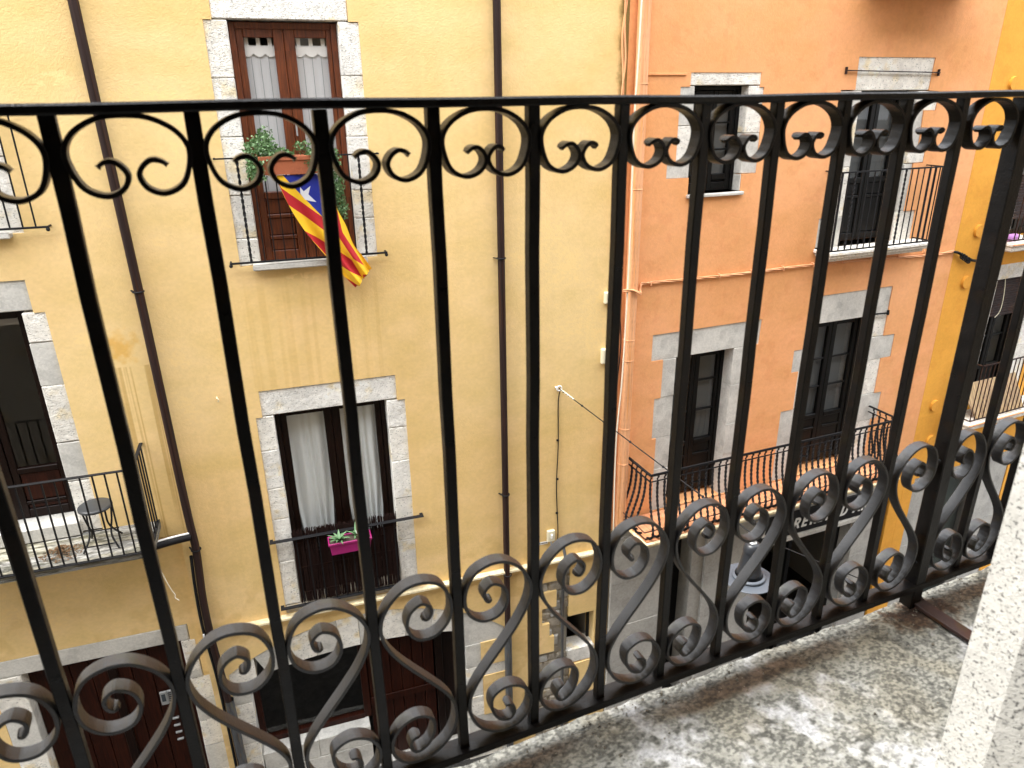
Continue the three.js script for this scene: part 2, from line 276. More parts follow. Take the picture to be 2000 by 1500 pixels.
// shared pieces of a house: rooms behind the wall so that no light comes through from the back
function shell(T, u0, u1, top, floors, depth = 4, w1 = -.3) {
  T.m('back_wall', box(u0, u1, -HC, top, -depth - .2, -depth), M.room);
  T.m('side_wall', box(u0, u0 + .15, -HC, top, -depth, w1), M.room); T.m('side_wall', box(u1 - .15, u1, -HC, top, -depth, w1), M.room);
  T.m('roof', box(u0 - .02, u1 + .02, top, top + .2, -depth - .25, .15), M.terracotta);
  for (const f of floors) T.m('floor_slab', box(u0 + .16, u1 - .16, f - .2, f, -depth + .01, w1 - .005), M.room);
}
const stoneR = rng(91);
function stones(T, list, mat, w0, w1, c = .008, jit = .004) {   // [u0,u1,v0,v1]; each block its own part, joints 5 mm
  list.forEach(([a, b, lo, hi], i) => { const d = (stoneR() - .5) * .008; T.m('stone_block', cbox(a + .0018, b - .0018, lo + .0018, hi - .0018, w0, w1 + d, c, jit, stoneR), Array.isArray(mat) ? mat[i % mat.length] : mat); });
}
function column(u0, u1, vs) { const r = []; for (let i = 0; i + 1 < vs.length; i++) r.push([u0, u1, vs[i + 1], vs[i]]); return r; }
function paneGeo(u0, u1, v0, v1, w) { const g = new THREE.PlaneGeometry(u1 - u0, v1 - v0); g.translate((u0 + u1) / 2, (v0 + v1) / 2, w); return g; }
// a pane with its frame bars as parts of one window group
function windowPart(T, name, frameMat, w, outer, leaves) {
  const P = T.part(name), [a, b, lo, hi, fw] = outer, d = .03;
  T.m('frame', merge([cbox(a, a + fw, lo, hi, w - d, w + d), cbox(b - fw, b, lo, hi, w - d, w + d), cbox(a + fw, b - fw, hi - fw, hi, w - d, w + d)]), frameMat, P);
  for (const L of leaves) {
    const [x0, x1, y0, y1] = L.box, gx0 = L.glass[0], gx1 = L.glass[1], gy0 = L.glass[2], gy1 = L.glass[3], wf = w + .012, wb = w - .04, list = [cbox(x0, gx0, y0, y1, wb, wf, .006), cbox(gx1, x1, y0, y1, wb, wf, .006), cbox(gx0, gx1, gy1, y1, wb, wf, .006)];
    list.push(cbox(gx0, gx1, L.rail ?? gy0 - .07, gy0, wb, wf + .006, .006));
    for (const r of L.cross ?? []) list.push(cbox(gx0, gx1, r - .011, r + .011, wb + .008, wf - .006, .004));
    let top = L.rail ?? gy0 - .07; for (const q of L.panels ?? []) { list.push(cbox(gx0, gx1, q - .035, q, wb, wf + .004, .006)); T.m('panel', cbox(gx0 + .003, gx1 - .003, q + .003, top - .003, wb + .012, wf - .014, .012), L.panelMat ?? frameMat, P); top = q - .035; }
    if (top > y0 + .01) { list.push(cbox(gx0, gx1, y0, y0 + Math.min(.1, top - y0), wb, wf, .006)); if (top - y0 > .12) T.m('panel', cbox(gx0 + .003, gx1 - .003, y0 + .103, top - .003, wb + .012, wf - .014, .012), L.panelMat ?? frameMat, P); }
    T.m('leaf_frame', merge(list), frameMat, P);
    const cs = [gy0, ...(L.cross ?? []).slice().sort((m, n) => m - n), gy1];
    for (let i = 0; i + 1 < cs.length; i++) T.m('pane', paneGeo(gx0 - .004, gx1 + .004, cs[i] + (i ? .008 : -.004), cs[i + 1] - (i + 2 < cs.length ? .008 : -.004), w - .016), M.glass, P);
    if (L.net) T.m('net_curtain', box(gx0 - .03, gx1 + .03, gy0 - .03, gy1 + .03, w - .075, w - .07), M.net, P);
    if (L.handle) T.m('handle', cbox(...L.handle, wf, wf + .04, .004), M.metalGrey, P);
  }
  return P;
}
function curtain(fr, name, label, u0, u1, v0, v1, w, mat, folds, amp, taper, group) {
  const T = new Thing(fr, name, label, 'curtain', [(u0 + u1) / 2, v0, w], group), nx = 60, ny = 24, g = new THREE.PlaneGeometry(1, 1, nx, ny), p = g.attributes.position, uv = g.attributes.uv;
  for (let i = 0; i < p.count; i++) {
    const a = p.getX(i) + .5, b = p.getY(i) + .5, s = taper(a, b), x = u0 + (u1 - u0) * s, y = v0 + (v1 - v0) * b;
    p.setXYZ(i, x, y, w + amp * (.4 + .6 * (1 - b)) * Math.sin(a * folds * 6.283 + 1.3 * Math.sin(a * 9 + b * 2)) + .3 * amp * Math.sin(b * 5 + a * 14)); uv.setXY(i, x, y);
  }
  g.computeVertexNormals(); T.m('cloth', g, mat); return T;
}

// ---------------------------------------------------------------- yellow house
const TOP = 5.2;
{
  const T = new Thing(FY, 'yellow_house', 'yellow stucco town house with white stone window surrounds and an arched shop front', 'house', [0, -HC, 0]);
  const W1 = [[-.295, 1.05], [.887, 1.05], [.887, .69], [.98, .69], [.98, -1.5], [-.37, -1.5], [-.37, .69], [-.295, .69]];
  const W0 = [[-3.4, 1.5], [-2.22, 1.5], [-2.22, 1.12], [-2.13, 1.12], [-2.13, -1.05], [-3.48, -1.05], [-3.48, 1.12], [-3.4, 1.12]];
  const W2 = [[-.381, -2.826], [1.067, -2.826], [1.067, -3.13], [1.155, -3.13], [1.155, -5.68], [-.448, -5.68], [-.448, -3.125], [-.381, -3.125]];
  const W3 = [[-3.48, -1.469], [-2.223, -1.469], [-2.223, -1.78], [-2.128, -1.78], [-2.118, -4.3], [-3.58, -4.3], [-3.58, -1.78], [-3.48, -1.78]];
  // flat segmental arch: inner radius 5.86, outer radius 2.9, both with their crown at u = 0.38
  const cI = -6.395 - 5.86, cOu = -5.93 - 2.9, inn = (u) => cI + Math.sqrt(5.86 ** 2 - (u - .36) ** 2), out = (u) => cOu + Math.sqrt(2.9 ** 2 - (u - .38) ** 2);
  const arch = []; for (let u = -1.21; u <= 2.27; u += .12) arch.push([u, out(u)]);
  arch.push([2.28, out(2.28)], [2.28, -6.82], [1.935, -6.82], [1.935, -7.22], [2.3, -7.22], [2.3, -7.405], [1.955, -7.405], [1.955, -8.1], [2.35, -8.1], [2.35, -HC + .001], [-1.21, -HC + .001]);
  const ruin = [[3.04, -5.89], [3.23, -5.9], [3.21, -6.72], [3.6, -6.72], [3.61, -7.31], [3.63, -7.31], [3.63, -7.58], [3.25, -7.6], [3.25, -HC + .001], [2.72, -HC + .001], [2.72, -7.27], [3.0, -7.27], [3.0, -7.0], [2.93, -7.0], [2.93, -6.77], [2.82, -6.77], [2.82, -6.5], [3.03, -6.5], [3.03, -6.24], [2.82, -6.24], [2.82, -6.07], [3.04, -6.07]];
  T.m('wall', wall([[-7, TOP], [3.76, TOP], [3.76, -HC], [-1.41, -HC], [-1.41, -4.36], [-7, -4.36]], [W1, W0, W2, W3, arch, ruin], .3), M.yellow);
  T.m('lower_wall', wall([[-7, -4.362], [-1.412, -4.362], [-1.412, -HC], [-7, -HC]], [[[-3.6, -5.639], [-1.558, -5.639], [-1.558, -5.95], [-1.5, -5.95], [-1.5, -6.43], [-1.4125, -6.43], [-1.4125, -HC + .001], [-3.6, -HC + .001]]], .2, -.13), M.yellow);
  shell(T, -7, 3.75, TOP, [1.9, -1.75, -5.62], 4);
  // window surrounds, stone by stone
  const S = [M.stone, M.stone2];
  stones(T, [[-.3, .89, .695, 1.06], ...column(-.38, -.174, [.69, .217, -.29, -.82, -1.23, -1.5]), ...column(.784, .99, [.69, .231, -.316, -.82, -1.1, -1.5])], S, -.29, -.012);
  stones(T, [[-3.4, -2.21, 1.125, 1.5], ...column(-2.32, -2.12, [1.12, .6, .1, -.4, -.75, -1.06]), ...column(-3.49, -3.28, [1.12, .5, -.1, -.6, -1.06])], S, -.29, -.012);
  stones(T, [[-.39, 1.075, -3.118, -2.82], ...column(-.455, -.262, [-3.125, -3.528, -4.003, -4.402, -4.971, -5.58]), ...column(.948, 1.165, [-3.13, -3.471, -3.903, -4.396, -4.989, -5.58])], S, -.29, -.012);
  stones(T, [[-3.49, -2.215, -1.76, -1.46], ...column(-2.33, -2.11, [-1.775, -2.073, -2.508, -3.115, -3.551, -4.145]), ...column(-3.6, -3.37, [-1.775, -2.4, -3, -3.6, -4.145])], [M.smoothStone, M.stone2], -.29, -.012);
  T.m('door_step', cbox(-3.37, -2.3, -4.143, -3.985, -.28, .06, .01), M.smoothStone);
  // sills
  T.m('sill', cbox(-.25, .865, -1.535, -1.478, -.05, .1, .01, .003, stoneR), M.smoothStone);
  T.m('sill', cbox(-3.37, -2.22, -1.08, -1.03, -.05, .1, .01, .003, stoneR), M.smoothStone);
  T.m('sill', cbox(-.445, 1.152, -5.679, -5.583, -.29, .012, .006), M.rubble);
  // moulded band over the shop
  T.m('band', cbox(-1.12, 3.755, -5.79, -5.735, .001, .05, .008), M.yellow);
  T.m('band_cap', cbox(-1.13, 3.758, -5.735, -5.685, .001, .085, .012), M.cream);
  // house door: lintel, jamb
  stones(T, [[-3.62, -1.562, -5.862, -5.642], ...column(-1.66, -1.505, [-5.865, -6.326, -6.43]), ...column(-1.66, -1.395, [-6.43, -6.773, -7.108, -7.517, -7.95, -8.4, -HC]), ...column(-3.6, -3.3, [-5.865, -6.4, -7, -7.7, -HC])], [M.smoothStone, M.stone2], -.33, -.125);
  // voussoirs and shop jambs
  const cut = [-1.21, -.9, -.56, -.225, .1, .37, .68, 1.0, 1.35, 1.72, 2.27];
  for (let i = 0; i + 1 < cut.length; i++) {
    const a = cut[i] + .003, b = cut[i + 1] - .003, k = .10, lean = (x) => (x - .37) * k, ia = clamp(a - lean(a), -1.005, 1.715), ib = clamp(b - lean(b), -1.0, 1.72), pts = [];
    const bot = (x) => i === 0 || i === cut.length - 2 ? -6.66 : inn(x);
    for (let j = 0; j <= 5; j++) { const x = a + (b - a) * j / 5; pts.push([x, out(x) + .004]); }
    if (i === 0) pts.push([b, -6.55], [-1.003, -6.56], [-1.003, -6.66], [a, -6.66]); else if (i === cut.length - 2) pts.push([b, -6.82], [1.715, -6.82], [1.715, -6.56]); else for (let j = 5; j >= 0; j--) { const x = ia + (ib - ia) * j / 5; pts.push([x, bot(x)]); }
    T.m('voussoir', wall(pts, [], .28, -.012 + (stoneR() - .5) * .008), i % 2 ? M.smoothStone : M.stone2);
  }
  stones(T, [...column(-1.215, -1.006, [-6.66, -6.9, -7.22, -7.55, -7.93, -8.4, -HC]), ...column(1.72, 1.94, [-6.82, -7.22]), ...column(1.72, 2.31, [-7.22, -7.41]), ...column(1.72, 1.96, [-7.41, -7.74, -8.1]), ...column(1.72, 2.36, [-8.1, -8.5, -HC])], [M.smoothStone, M.stone2], -.29, -.012);
  stones(T, [[-1.0, -.3, -8.1, -7.8], [-.3, .38, -8.1, -7.8], [-1.0, -.1, -8.5, -8.1], [-.1, .38, -8.5, -8.1], [-1, .38, -HC, -8.5], [.38, 1.72, -HC, -8.62]], M.smoothStone, -.29, -.03);
  // rubble where the plaster has come off
  T.m('mortar', box(2.66, 3.205, -HC, -5.84, -.28, -.045), M.mortar);
  for (let v = -5.86; v > -HC;) { const h = .1 + stoneR() * .12; for (let u = 2.68; u < 3.25;) { const l = .1 + stoneR() * .18; if (!(v - h < -6.7 && v > -7.32 && u + l > 3.2)) T.m('rubble_stone', cbox(u, Math.min(u + l, 3.27) - .012, Math.max(-HC, v - h + .012), v, -.15, -.02 - stoneR() * .02, .02, .01, stoneR), stoneR() < .7 ? M.rubble : M.greyStone); u += l; } v -= h; }
  T.m('sill', cbox(3.2, 3.66, -7.58, -7.315, -.28, -.01, .02, .008, stoneR), M.stone);
  { const P = T.part('small_window'); T.m('frame', merge([cbox(3.2, 3.24, -7.31, -6.72, -.2, -.16), cbox(3.57, 3.61, -7.31, -6.72, -.2, -.16), cbox(3.24, 3.57, -6.76, -6.72, -.2, -.16)]), M.black, P); }
  // windows and doors
  const leafW1 = (x0, x1, g0, g1, hd) => ({ box: [x0, x1, -1.49, .64], glass: [g0, g1, -.812, .56], rail: -.88, panels: [-1.03, -1.24], handle: hd });
  windowPart(T, 'balcony_door', M.woodRed, -.15, [-.174, .784, -1.5, .685, .055], [leafW1(-.118, .298, -.054, .207), leafW1(.302, .728, .397, .685, [.315, .33, -.3, -.18])]);
  windowPart(T, 'balcony_door', M.woodRed, -.15, [-3.28, -2.32, -1.06, 1.12, .055], [{ box: [-3.22, -2.805, -1.05, 1.06], glass: [-3.15, -2.9, -.4, .98], panels: [-.7] }, { box: [-2.795, -2.38, -1.05, 1.06], glass: [-2.71, -2.45, -.4, .98], panels: [-.7] }]);
  const leafW2 = (x0, x1, g0, g1) => ({ box: [x0, x1, -5.57, -3.17], glass: [g0, g1, -5.0, -3.225], panels: [-5.3] });
  windowPart(T, 'balcony_door', M.woodDark, -.2, [-.262, .948, -5.58, -3.118, .05], [leafW2(-.21, .342, -.143, .258), leafW2(.346, .895, .435, .83)]);
  const leafW3 = (x0, x1, g0, g1) => ({ box: [x0, x1, -3.98, -1.8], glass: [g0, g1, -3.41, -1.86], rail: -3.47, panels: [-3.79], panelMat: M.woodDoor });
  windowPart(T, 'balcony_door', M.woodDark, -.2, [-3.37, -2.33, -3.985, -1.76, .04], [leafW3(-3.33, -2.855, -3.27, -2.92), leafW3(-2.845, -2.37, -2.785, -2.42)]);
  { // street door: vertical boards
    const P = T.part('street_door'); for (let i = 0; i < 8; i++) { const a = -3.3 + i * .205; T.m('board', cbox(a + .003, a + .202, -HC, -5.95, -.31, -.275 + (i % 4 === 3 ? .012 : 0), .008), M.woodDoor, P); }
    T.m('transom', cbox(-3.3, -1.66, -5.95, -5.865, -.32, -.24, .008), M.woodDark, P); T.m('stile', cbox(-2.52, -2.42, -HC, -5.95, -.274, -.245, .008), M.woodDark, P);
    for (let i = 0; i < 4; i++) T.m('letter_slot', cbox(-1.975, -1.9, -7.1 - i * .115, -7.075 - i * .115, -.276, -.25, .004), M.metalGrey, P);
  }
  { // shop front: fixed window with wooden door beside it
    const P = T.part('shop_window'); const w = -.24; T.m('frame', merge([cbox(-1.005, -.93, -7.8, -6.3, w - .04, w + .03), cbox(.33, .42, -7.8, -6.3, w - .04, w + .03), cbox(-.93, .33, -7.8, -7.72, w - .04, w + .04)]), M.woodDoor, P);
    T.m('pane', paneGeo(-.93, .33, -7.72, -6.2, w - .006), M.glass, P);
    const D = T.part('shop_door'); for (let i = 0; i < 6; i++) T.m('board', cbox(.43 + i * .15, .575 + i * .15, -8.61, -6.36, w - .03, w + .005 + (i % 2) * .006, .008), M.woodDoor, D);
    T.m('rail', cbox(.43, 1.33, -7.62, -7.5, w + .012, w + .03, .006), M.woodDoor, D); T.m('post', cbox(1.34, 1.44, -8.61, -6.3, w - .04, w + .05, .008), M.woodDark, D); T.m('board', cbox(1.45, 1.72, -8.61, -6.3, w - .06, w - .02, .008), M.woodDark, D);
  }
}
// curtains of the yellow house
{
  const lace = (u0, u1, label) => {
    const T = curtain(FY, 'lace_curtain', label, u0, u1, -.83, .5, -.215, M.lace, 2.5, .004, (a) => a, 'lace curtains of the wooden balcony door');
    // scalloped heading with loops
    for (let i = 0; i < 3; i++) { const c = u0 + (u1 - u0) * (i + .5) / 3, g = box(c - .018, c + .018, .475, .575, -.222, -.206); T.m('tab', g, M.white); }
    const s = new THREE.Shape(); s.moveTo(u0, .49); s.lineTo(u1, .49); s.lineTo(u1, .43); for (let i = 3; i > 0; i--) { const x1 = u0 + (u1 - u0) * i / 3, x0 = u0 + (u1 - u0) * (i - 1) / 3; s.quadraticCurveTo((x0 + x1) / 2, .37, x0, .43); }
    const g = new THREE.ExtrudeGeometry(s, { depth: .003, bevelEnabled: false }); g.translate(0, 0, -.202); T.m('heading', g, M.white);
    for (let i = 1; i < 4; i++) { const x = u0 + (u1 - u0) * i / 4; T.m('stripe', box(x - .0025, x + .0025, -.82, .42, -.2035, -.2025), M.greyCurtain); }
  };
  lace(-.085, .225, 'white lace curtain in the wooden door leaf above the bushy pale plant');
  lace(.375, .71, 'white lace curtain in the wooden door leaf above the dark trailing plant');
  const drape = (a, b) => { const k = .06 * Math.sin(b * 3.1); return a + (a < .5 ? 1 : -1) * Math.max(0, .35 - b) * .25 * Math.abs(1 - 2 * a) + k * (a - .5) * .2; };
  curtain(FY, 'cotton_curtain', 'pale cotton curtain gathered behind the dark door pane over the empty stretch of rail', -.17, .27, -4.78, -3.2, -.27, M.curtain, 4, .022, drape, 'cotton curtains over the brushwood screen');
  curtain(FY, 'cotton_curtain', 'pale cotton curtain hanging in folds behind the dark door pane beside the pink planter', .42, .85, -4.9, -3.2, -.27, M.curtain, 5, .024, drape, 'cotton curtains over the brushwood screen');
}

// ---------------------------------------------------------------- orange house
{
  const T = new Thing(FO, 'orange_house', 'orange stucco town house with toothed pale stone surrounds and black doors above a bookshop', 'house', [0, -HC, 0]);
  const O1 = [[.815, .255], [1.78, .255], [1.78, .1], [1.84, .1], [1.86, -.865], [1.645, -.865], [1.645, -1.06], [.885, -1.06], [.885, -.87], [.575, -.87], [.575, -.69], [.69, -.69], [.69, .11], [.815, .11]];
  const O2 = [[3.22, .43], [4.505, .43], [4.49, .045], [4.685, .03], [4.685, -.2], [4.47, -.2], [4.5, -.675], [4.63, -.675], [4.63, -.857], [4.46, -.857], [4.45, -1.48], [4.66, -1.48], [4.66, -1.95], [2.95, -1.95], [2.95, -1.48], [3.1, -1.48], [3.1, -.86], [3.0, -.86], [3.0, -.68], [3.1, -.68], [3.1, -.2], [3.007, -.2], [3.007, .06], [3.235, .06]];
  const O3 = [[.53, -2.738], [2.22, -2.738], [2.21, -3.085], [2.14, -3.085], [2.14, -3.62], [2.0, -3.62], [2.0, -4.2], [2.1, -4.2], [2.1, -4.66], [1.98, -4.66], [1.98, -5.3], [.675, -5.3], [.675, -4.19], [.61, -4.19], [.61, -3.612], [.705, -3.612], [.705, -3.09], [.53, -3.09]];
  const O4 = [[2.995, -2.53], [4.5, -2.53], [4.5, -3.27], [4.72, -3.27], [4.72, -3.63], [4.53, -3.63], [4.53, -4.18], [4.67, -4.18], [4.67, -4.62], [4.56, -4.62], [4.56, -5.3], [2.75, -5.3], [2.75, -4.175], [2.966, -4.175], [2.966, -3.6], [2.84, -3.6], [2.84, -3.27], [2.99, -3.27]];
  T.m('wall', wall([[.004, TOP], [5.6, TOP], [5.6, -5.45], [.004, -5.45]], [O1, O2, O3, O4], .3), M.orange);
  shell(T, .01, 5.6, TOP, [1.5, -2.0, -5.3], 4);
  T.m('string_course', cbox(.25, .75, .225, .25, .001, .018, .004), M.orange);
  const S = [M.stone2, M.smoothStone], W = M.smoothStone, G = [M.greyStone, M.smoothStone];
  // small window
  stones(T, [[.8, 1.79, .118, .265], ...column(.68, .889, [.115, -.3, -.69]), [.57, .889, -.875, -.69], ...column(1.632, 1.87, [.115, -.4, -.865]), [.87, .889, -1.06, -.875], [1.632, 1.65, -1.06, -.865]], S, -.29, -.012);
  T.m('sill', cbox(.865, 1.665, -1.1, -1.06, -.25, .05, .008), M.smoothStone);
  // upper balcony door
  stones(T, [[3.21, 4.51, .05, .44], [3.0, 3.356, -.2, .05], [3.09, 3.356, -.68, -.2], [2.99, 3.356, -.86, -.68], [3.09, 3.356, -1.48, -.86], [2.94, 3.356, -1.95, -1.48], [4.315, 4.69, -.2, .04], [4.315, 4.5, -.675, -.2], [4.315, 4.64, -.857, -.675], [4.315, 4.46, -1.48, -.857], [4.315, 4.67, -1.95, -1.48]], S, -.29, -.012);
  // main-floor doors
  stones(T, [[.52, 2.23, -3.092, -2.73], [.7, .91, -3.612, -3.092], [.6, .91, -4.19, -3.612], [.67, .91, -4.66, -4.19], [.67, .91, -5.3, -4.66], [1.813, 2.15, -3.62, -3.092], [1.813, 2.0, -4.2, -3.62], [1.813, 2.11, -4.66, -4.2], [1.813, 1.99, -5.3, -4.66]], W, -.29, -.012, .004, .001);
  stones(T, [[2.985, 4.51, -2.938, -2.52], [2.98, 3.17, -3.27, -2.938], [2.83, 3.17, -3.6, -3.27], [2.96, 3.17, -4.175, -3.6], [2.74, 3.17, -5.3, -4.175], [4.24, 4.51, -3.27, -2.938], [4.24, 4.73, -3.63, -3.27], [4.24, 4.54, -4.18, -3.63], [4.24, 4.68, -4.62, -4.18], [4.24, 4.57, -5.3, -4.62]], [M.smoothStone, M.stone2], -.29, -.012, .006, .003);
  // joinery, all painted black
  windowPart(T, 'casement_window', M.blackPaint, -.17, [.89, 1.632, -1.06, .118, .045], [{ box: [.935, 1.258, -1.055, .07], glass: [1.0, 1.2, -.86, .01], cross: [-.28, -.58] }, { box: [1.262, 1.588, -1.055, .07], glass: [1.32, 1.52, -.86, .01], cross: [-.28, -.58], net: 1 }]);
  windowPart(T, 'balcony_door', M.blackPaint, -.2, [3.356, 4.315, -1.86, .05, .05], [{ box: [3.406, 3.83, -1.85, .0], glass: [3.47, 3.76, -1.02, -.07], cross: [-.5], panels: [-1.25], net: 1 }, { box: [3.835, 4.265, -1.85, .0], glass: [3.9, 4.2, -1.02, -.07], cross: [-.5], panels: [-1.25], net: 1 }]);
  const leaf = (x0, x1, g0, g1, top) => ({ box: [x0, x1, -5.24, top], glass: [g0, g1, -4.44, top - .08], cross: [-3.56, -4.0], panels: [-4.66], net: 1 });
  windowPart(T, 'balcony_door', M.blackPaint, -.22, [.91, 1.813, -5.25, -3.095, .05], [leaf(.96, 1.36, 1.03, 1.3, -3.14), leaf(1.364, 1.763, 1.44, 1.72, -3.14)]);
  windowPart(T, 'balcony_door', M.blackPaint, -.22, [3.17, 4.24, -5.25, -2.94, .05], [leaf(3.22, 3.703, 3.29, 3.63, -2.99), leaf(3.707, 4.19, 3.79, 4.12, -2.99)]);
  // ground floor: grey stone shop front
  const shop = [[.06, -5.452], [5.3, -5.452], [5.3, -HC], [4.56, -HC], [4.56, -6.42], [2.6, -6.42], [2.6, -HC], [1.45, -HC], [1.45, -5.7], [1.08, -5.7], [1.08, -HC], [.06, -HC]];
  T.m('shop_wall', wall(shop, [], .3, -.012), M.greyStone);
  stones(T, [[.07, 1.08, -6.35, -5.6], [.07, 1.08, -7.1, -6.35], [.07, 1.08, -7.85, -7.1], [.07, 1.08, -HC, -7.85], [1.66, 2.6, -6.6, -5.9], [1.66, 2.6, -7.4, -6.6], [1.66, 2.6, -8.1, -7.4], [1.66, 2.6, -HC, -8.1], [4.6, 5.02, -7.1, -6.42], [4.6, 5.02, -7.9, -7.1], [4.6, 5.02, -HC, -7.9]], M.greyStone, -.01, .035, .004, .001);
  T.m('strip', box(.004, .06, -HC, -5.455, -.3, 0), M.yellow); T.m('strip', box(5.3, 5.36, -HC, -5.455, -.3, -.05), M.black); T.m('strip', box(5.36, 5.6, -HC, -5.455, -.3, 0), M.ochre);
  { const P = T.part('side_door'); T.m('panel', cbox(1.08, 1.45, -HC, -5.7, -.32, -.28, .006), M.blackPaint, P); for (const v of [-6.2, -6.9, -7.6]) T.m('rail', cbox(1.1, 1.43, v - .04, v + .04, -.279, -.262, .006), M.blackPaint, P); }
  { const P = T.part('shop_front'); T.m('frame', merge([cbox(2.6, 2.66, -HC, -6.42, -.28, -.2), cbox(3.48, 3.56, -HC, -6.42, -.28, -.2), cbox(4.5, 4.56, -HC, -6.42, -.28, -.2), cbox(2.66, 3.48, -8.45, -8.38, -.28, -.2)]), M.blackPaint, P); }
  T.m('sign_moulding', cbox(2.55, 4.78, -6.42, -6.335, -.01, .07, .012), M.smoothStone);
}
{ // shop sign
  const T = new Thing(FO, 'shop_sign', 'black shop sign board with white slanted capital letters above the dark shop front', 'sign', [3.68, -6.33, .0]);
  T.m('board', cbox(2.56, 4.86, -6.332, -5.93, 0, .04, .006), M.black);
  const font = await new FontLoader().loadAsync('fonts/droid/droid_sans_bold.typeface.json');
  const h = .19, put = [['L', 2.665], ['L', 2.79], ['I', 2.915], ['B', 2.985], ['R', 3.13], ['E', 3.29], ['R', 3.425], ['E', 0], ['R', 0], ['I', 3.575], ['A', 3.64]];
  const text = "LLIBRERIA D'ART"; let x = 2.665; const S = new THREE.Matrix4().makeShear(0, 0, .22, 0, 0, 0);
  for (const ch of text) {
    if (ch === ' ') { x += .115; continue; }
    const g = new TextGeometry(ch, { font, size: h, depth: .008, curveSegments: 4, bevelEnabled: false }); g.computeBoundingBox(); const bb = g.boundingBox; g.translate(-bb.min.x, 0, 0); g.scale(.93, 1, 1);
    g.applyMatrix4(new THREE.Matrix4().set(1, .22, 0, 0, 0, 1, 0, 0, 0, 0, 1, 0, 0, 0, 0, 1)); g.translate(x, -6.235, .041); x += (bb.max.x - bb.min.x) * .93 + .035; T.m('letter', g, M.white);
  }
}

// ---------------------------------------------------------------- ochre house
{
  const T = new Thing(FC, 'ochre_house', 'deep ochre stucco house with round wall anchors and shaded balconies', 'house', [0, -HC, 0]);
  const op = [[1.08, -2.45], [2.4, -2.45], [2.4, -4.92], [1.08, -4.92]], up = [[1.08, .9], [2.4, .9], [2.4, -2.06], [1.08, -2.06]], lo = [[.25, -5.95], [2.75, -5.95], [2.75, -HC + .001], [.25, -HC + .001]];
  T.m('wall', wall([[.004, TOP], [7, TOP], [7, -HC], [.004, -HC]], [op, up, lo], .3), M.ochre);
  shell(T, .01, 7, TOP, [1.5, -2.06, -5.2], 4);
  stones(T, [[1.07, 2.41, -2.7, -2.44], ...column(2.1, 2.41, [-2.7, -3.3, -3.9, -4.5, -4.93]), ...column(1.07, 1.2, [-2.7, -3.4, -4.1, -4.93])], [M.stone, M.stone2], -.29, -.012);
  stones(T, [...column(2.1, 2.41, [.9, .2, -.6, -1.3, -2.06]), ...column(1.07, 1.2, [.9, 0, -1, -2.06])], [M.stone, M.stone2], -.29, -.012);
  const dl = (v0, v1) => [{ box: [1.24, 1.648, v0, v1], glass: [1.31, 1.58, v0 + .7, v1 - .1], cross: [v0 + 1.2] }, { box: [1.652, 2.06, v0, v1], glass: [1.72, 1.99, v0 + .7, v1 - .1], cross: [v0 + 1.2] }];
  windowPart(T, 'balcony_door', M.blackPaint, -.22, [1.2, 2.1, -4.92, -2.7, .04], dl(-4.91, -2.74)); windowPart(T, 'balcony_door', M.blackPaint, -.22, [1.2, 2.1, -2.06, .9, .04], dl(-2.05, .86));
  // grey stone ground floor with a wire-meshed window
  stones(T, [[.25, .78, -7.3, -5.94], [.25, .78, -HC, -7.3], [2.1, 2.76, -7.3, -5.94], [2.1, 2.76, -HC, -7.3], [.78, 2.1, -6.1, -5.94]], M.greyStone, -.29, -.012, .005, .001);
  { const P = T.part('meshed_window'); T.m('pane', paneGeo(.78, 2.1, -HC, -6.1, -.252), M.glass, P); T.m('curtain', box(.79, 2.09, -HC, -6.11, -.3, -.29), M.mesh, P); const wires = []; for (let a = -3; a < 1.4; a += .045) for (const s of [1, -1]) { let x0 = .78 + a, y0 = -HC, x1 = x0 + 2.8, y1 = -6.1; if (s < 0) { x0 = 2.1 - a; x1 = x0 - 2.8; } const cl = (x) => clamp(x, .79, 2.09), tt = (x) => y0 + (y1 - y0) * (x - x0) / (x1 - x0), p = cl(x0), q = cl(x1); if (Math.abs(p - q) > .03) wires.push(bar([p, tt(p), -.2], [q, tt(q), -.2], .0018, .0018)); } const o = T.m('wire_mesh', merge(wires), M.black, P); o.userData.kind = 'stuff'; }
}

// ---------------------------------------------------------------- iron pieces
const twistBar = (len, a = .009, b = .004, rate = 62) => { const n = Math.max(30, Math.round(len * 75)), P = []; for (let i = 0; i <= n; i++) P.push([0, -len + len * i / n, 0]); return sweep(P, rect(a, b), [0, 0, 1], rate, .5); };
function julietRail(label, u0, u1, vt, vb, w, tw, first, last, step) {
  const T = new Thing(FY, 'window_railing', label, 'railing', [(u0 + u1) / 2, vb, 0]);
  T.m('top_rail', merge([bar([u0, vt, w], [u1, vt, w], .007, .007, .002), bar([u0 + .007, vt, 0], [u0 + .007, vt, w], .006, .006), bar([u1 - .007, vt, 0], [u1 - .007, vt, w], .006, .006)]), M.black);
  T.m('bottom_rail', merge([bar([u0 + .01, vb, w], [u1 + .01, vb, w], .012, .009, .002), rod([u0 + .01, vb, 0], [u0 + .01, vb, w], .009), rod([u1, vb, 0], [u1, vb, w], .009)]), M.black);
  for (const u of [u0 + .012, u1 - .002]) T.at('knob', new THREE.SphereGeometry(.018, 10, 8), M.black, [u, vb - .022, w]);
  const tg = twistBar(vt - vb - .01, .013, .006, 55), pg = bar([0, 0, 0], [0, -(vt - vb), 0], .006, .006);
  for (const u of tw) T.at('twisted_baluster', tg, M.black, [u, vt, w]);
  for (let u = first; u <= last + 1e-6; u += step) T.at('baluster', pg, M.black, [u, vt, w]);
}
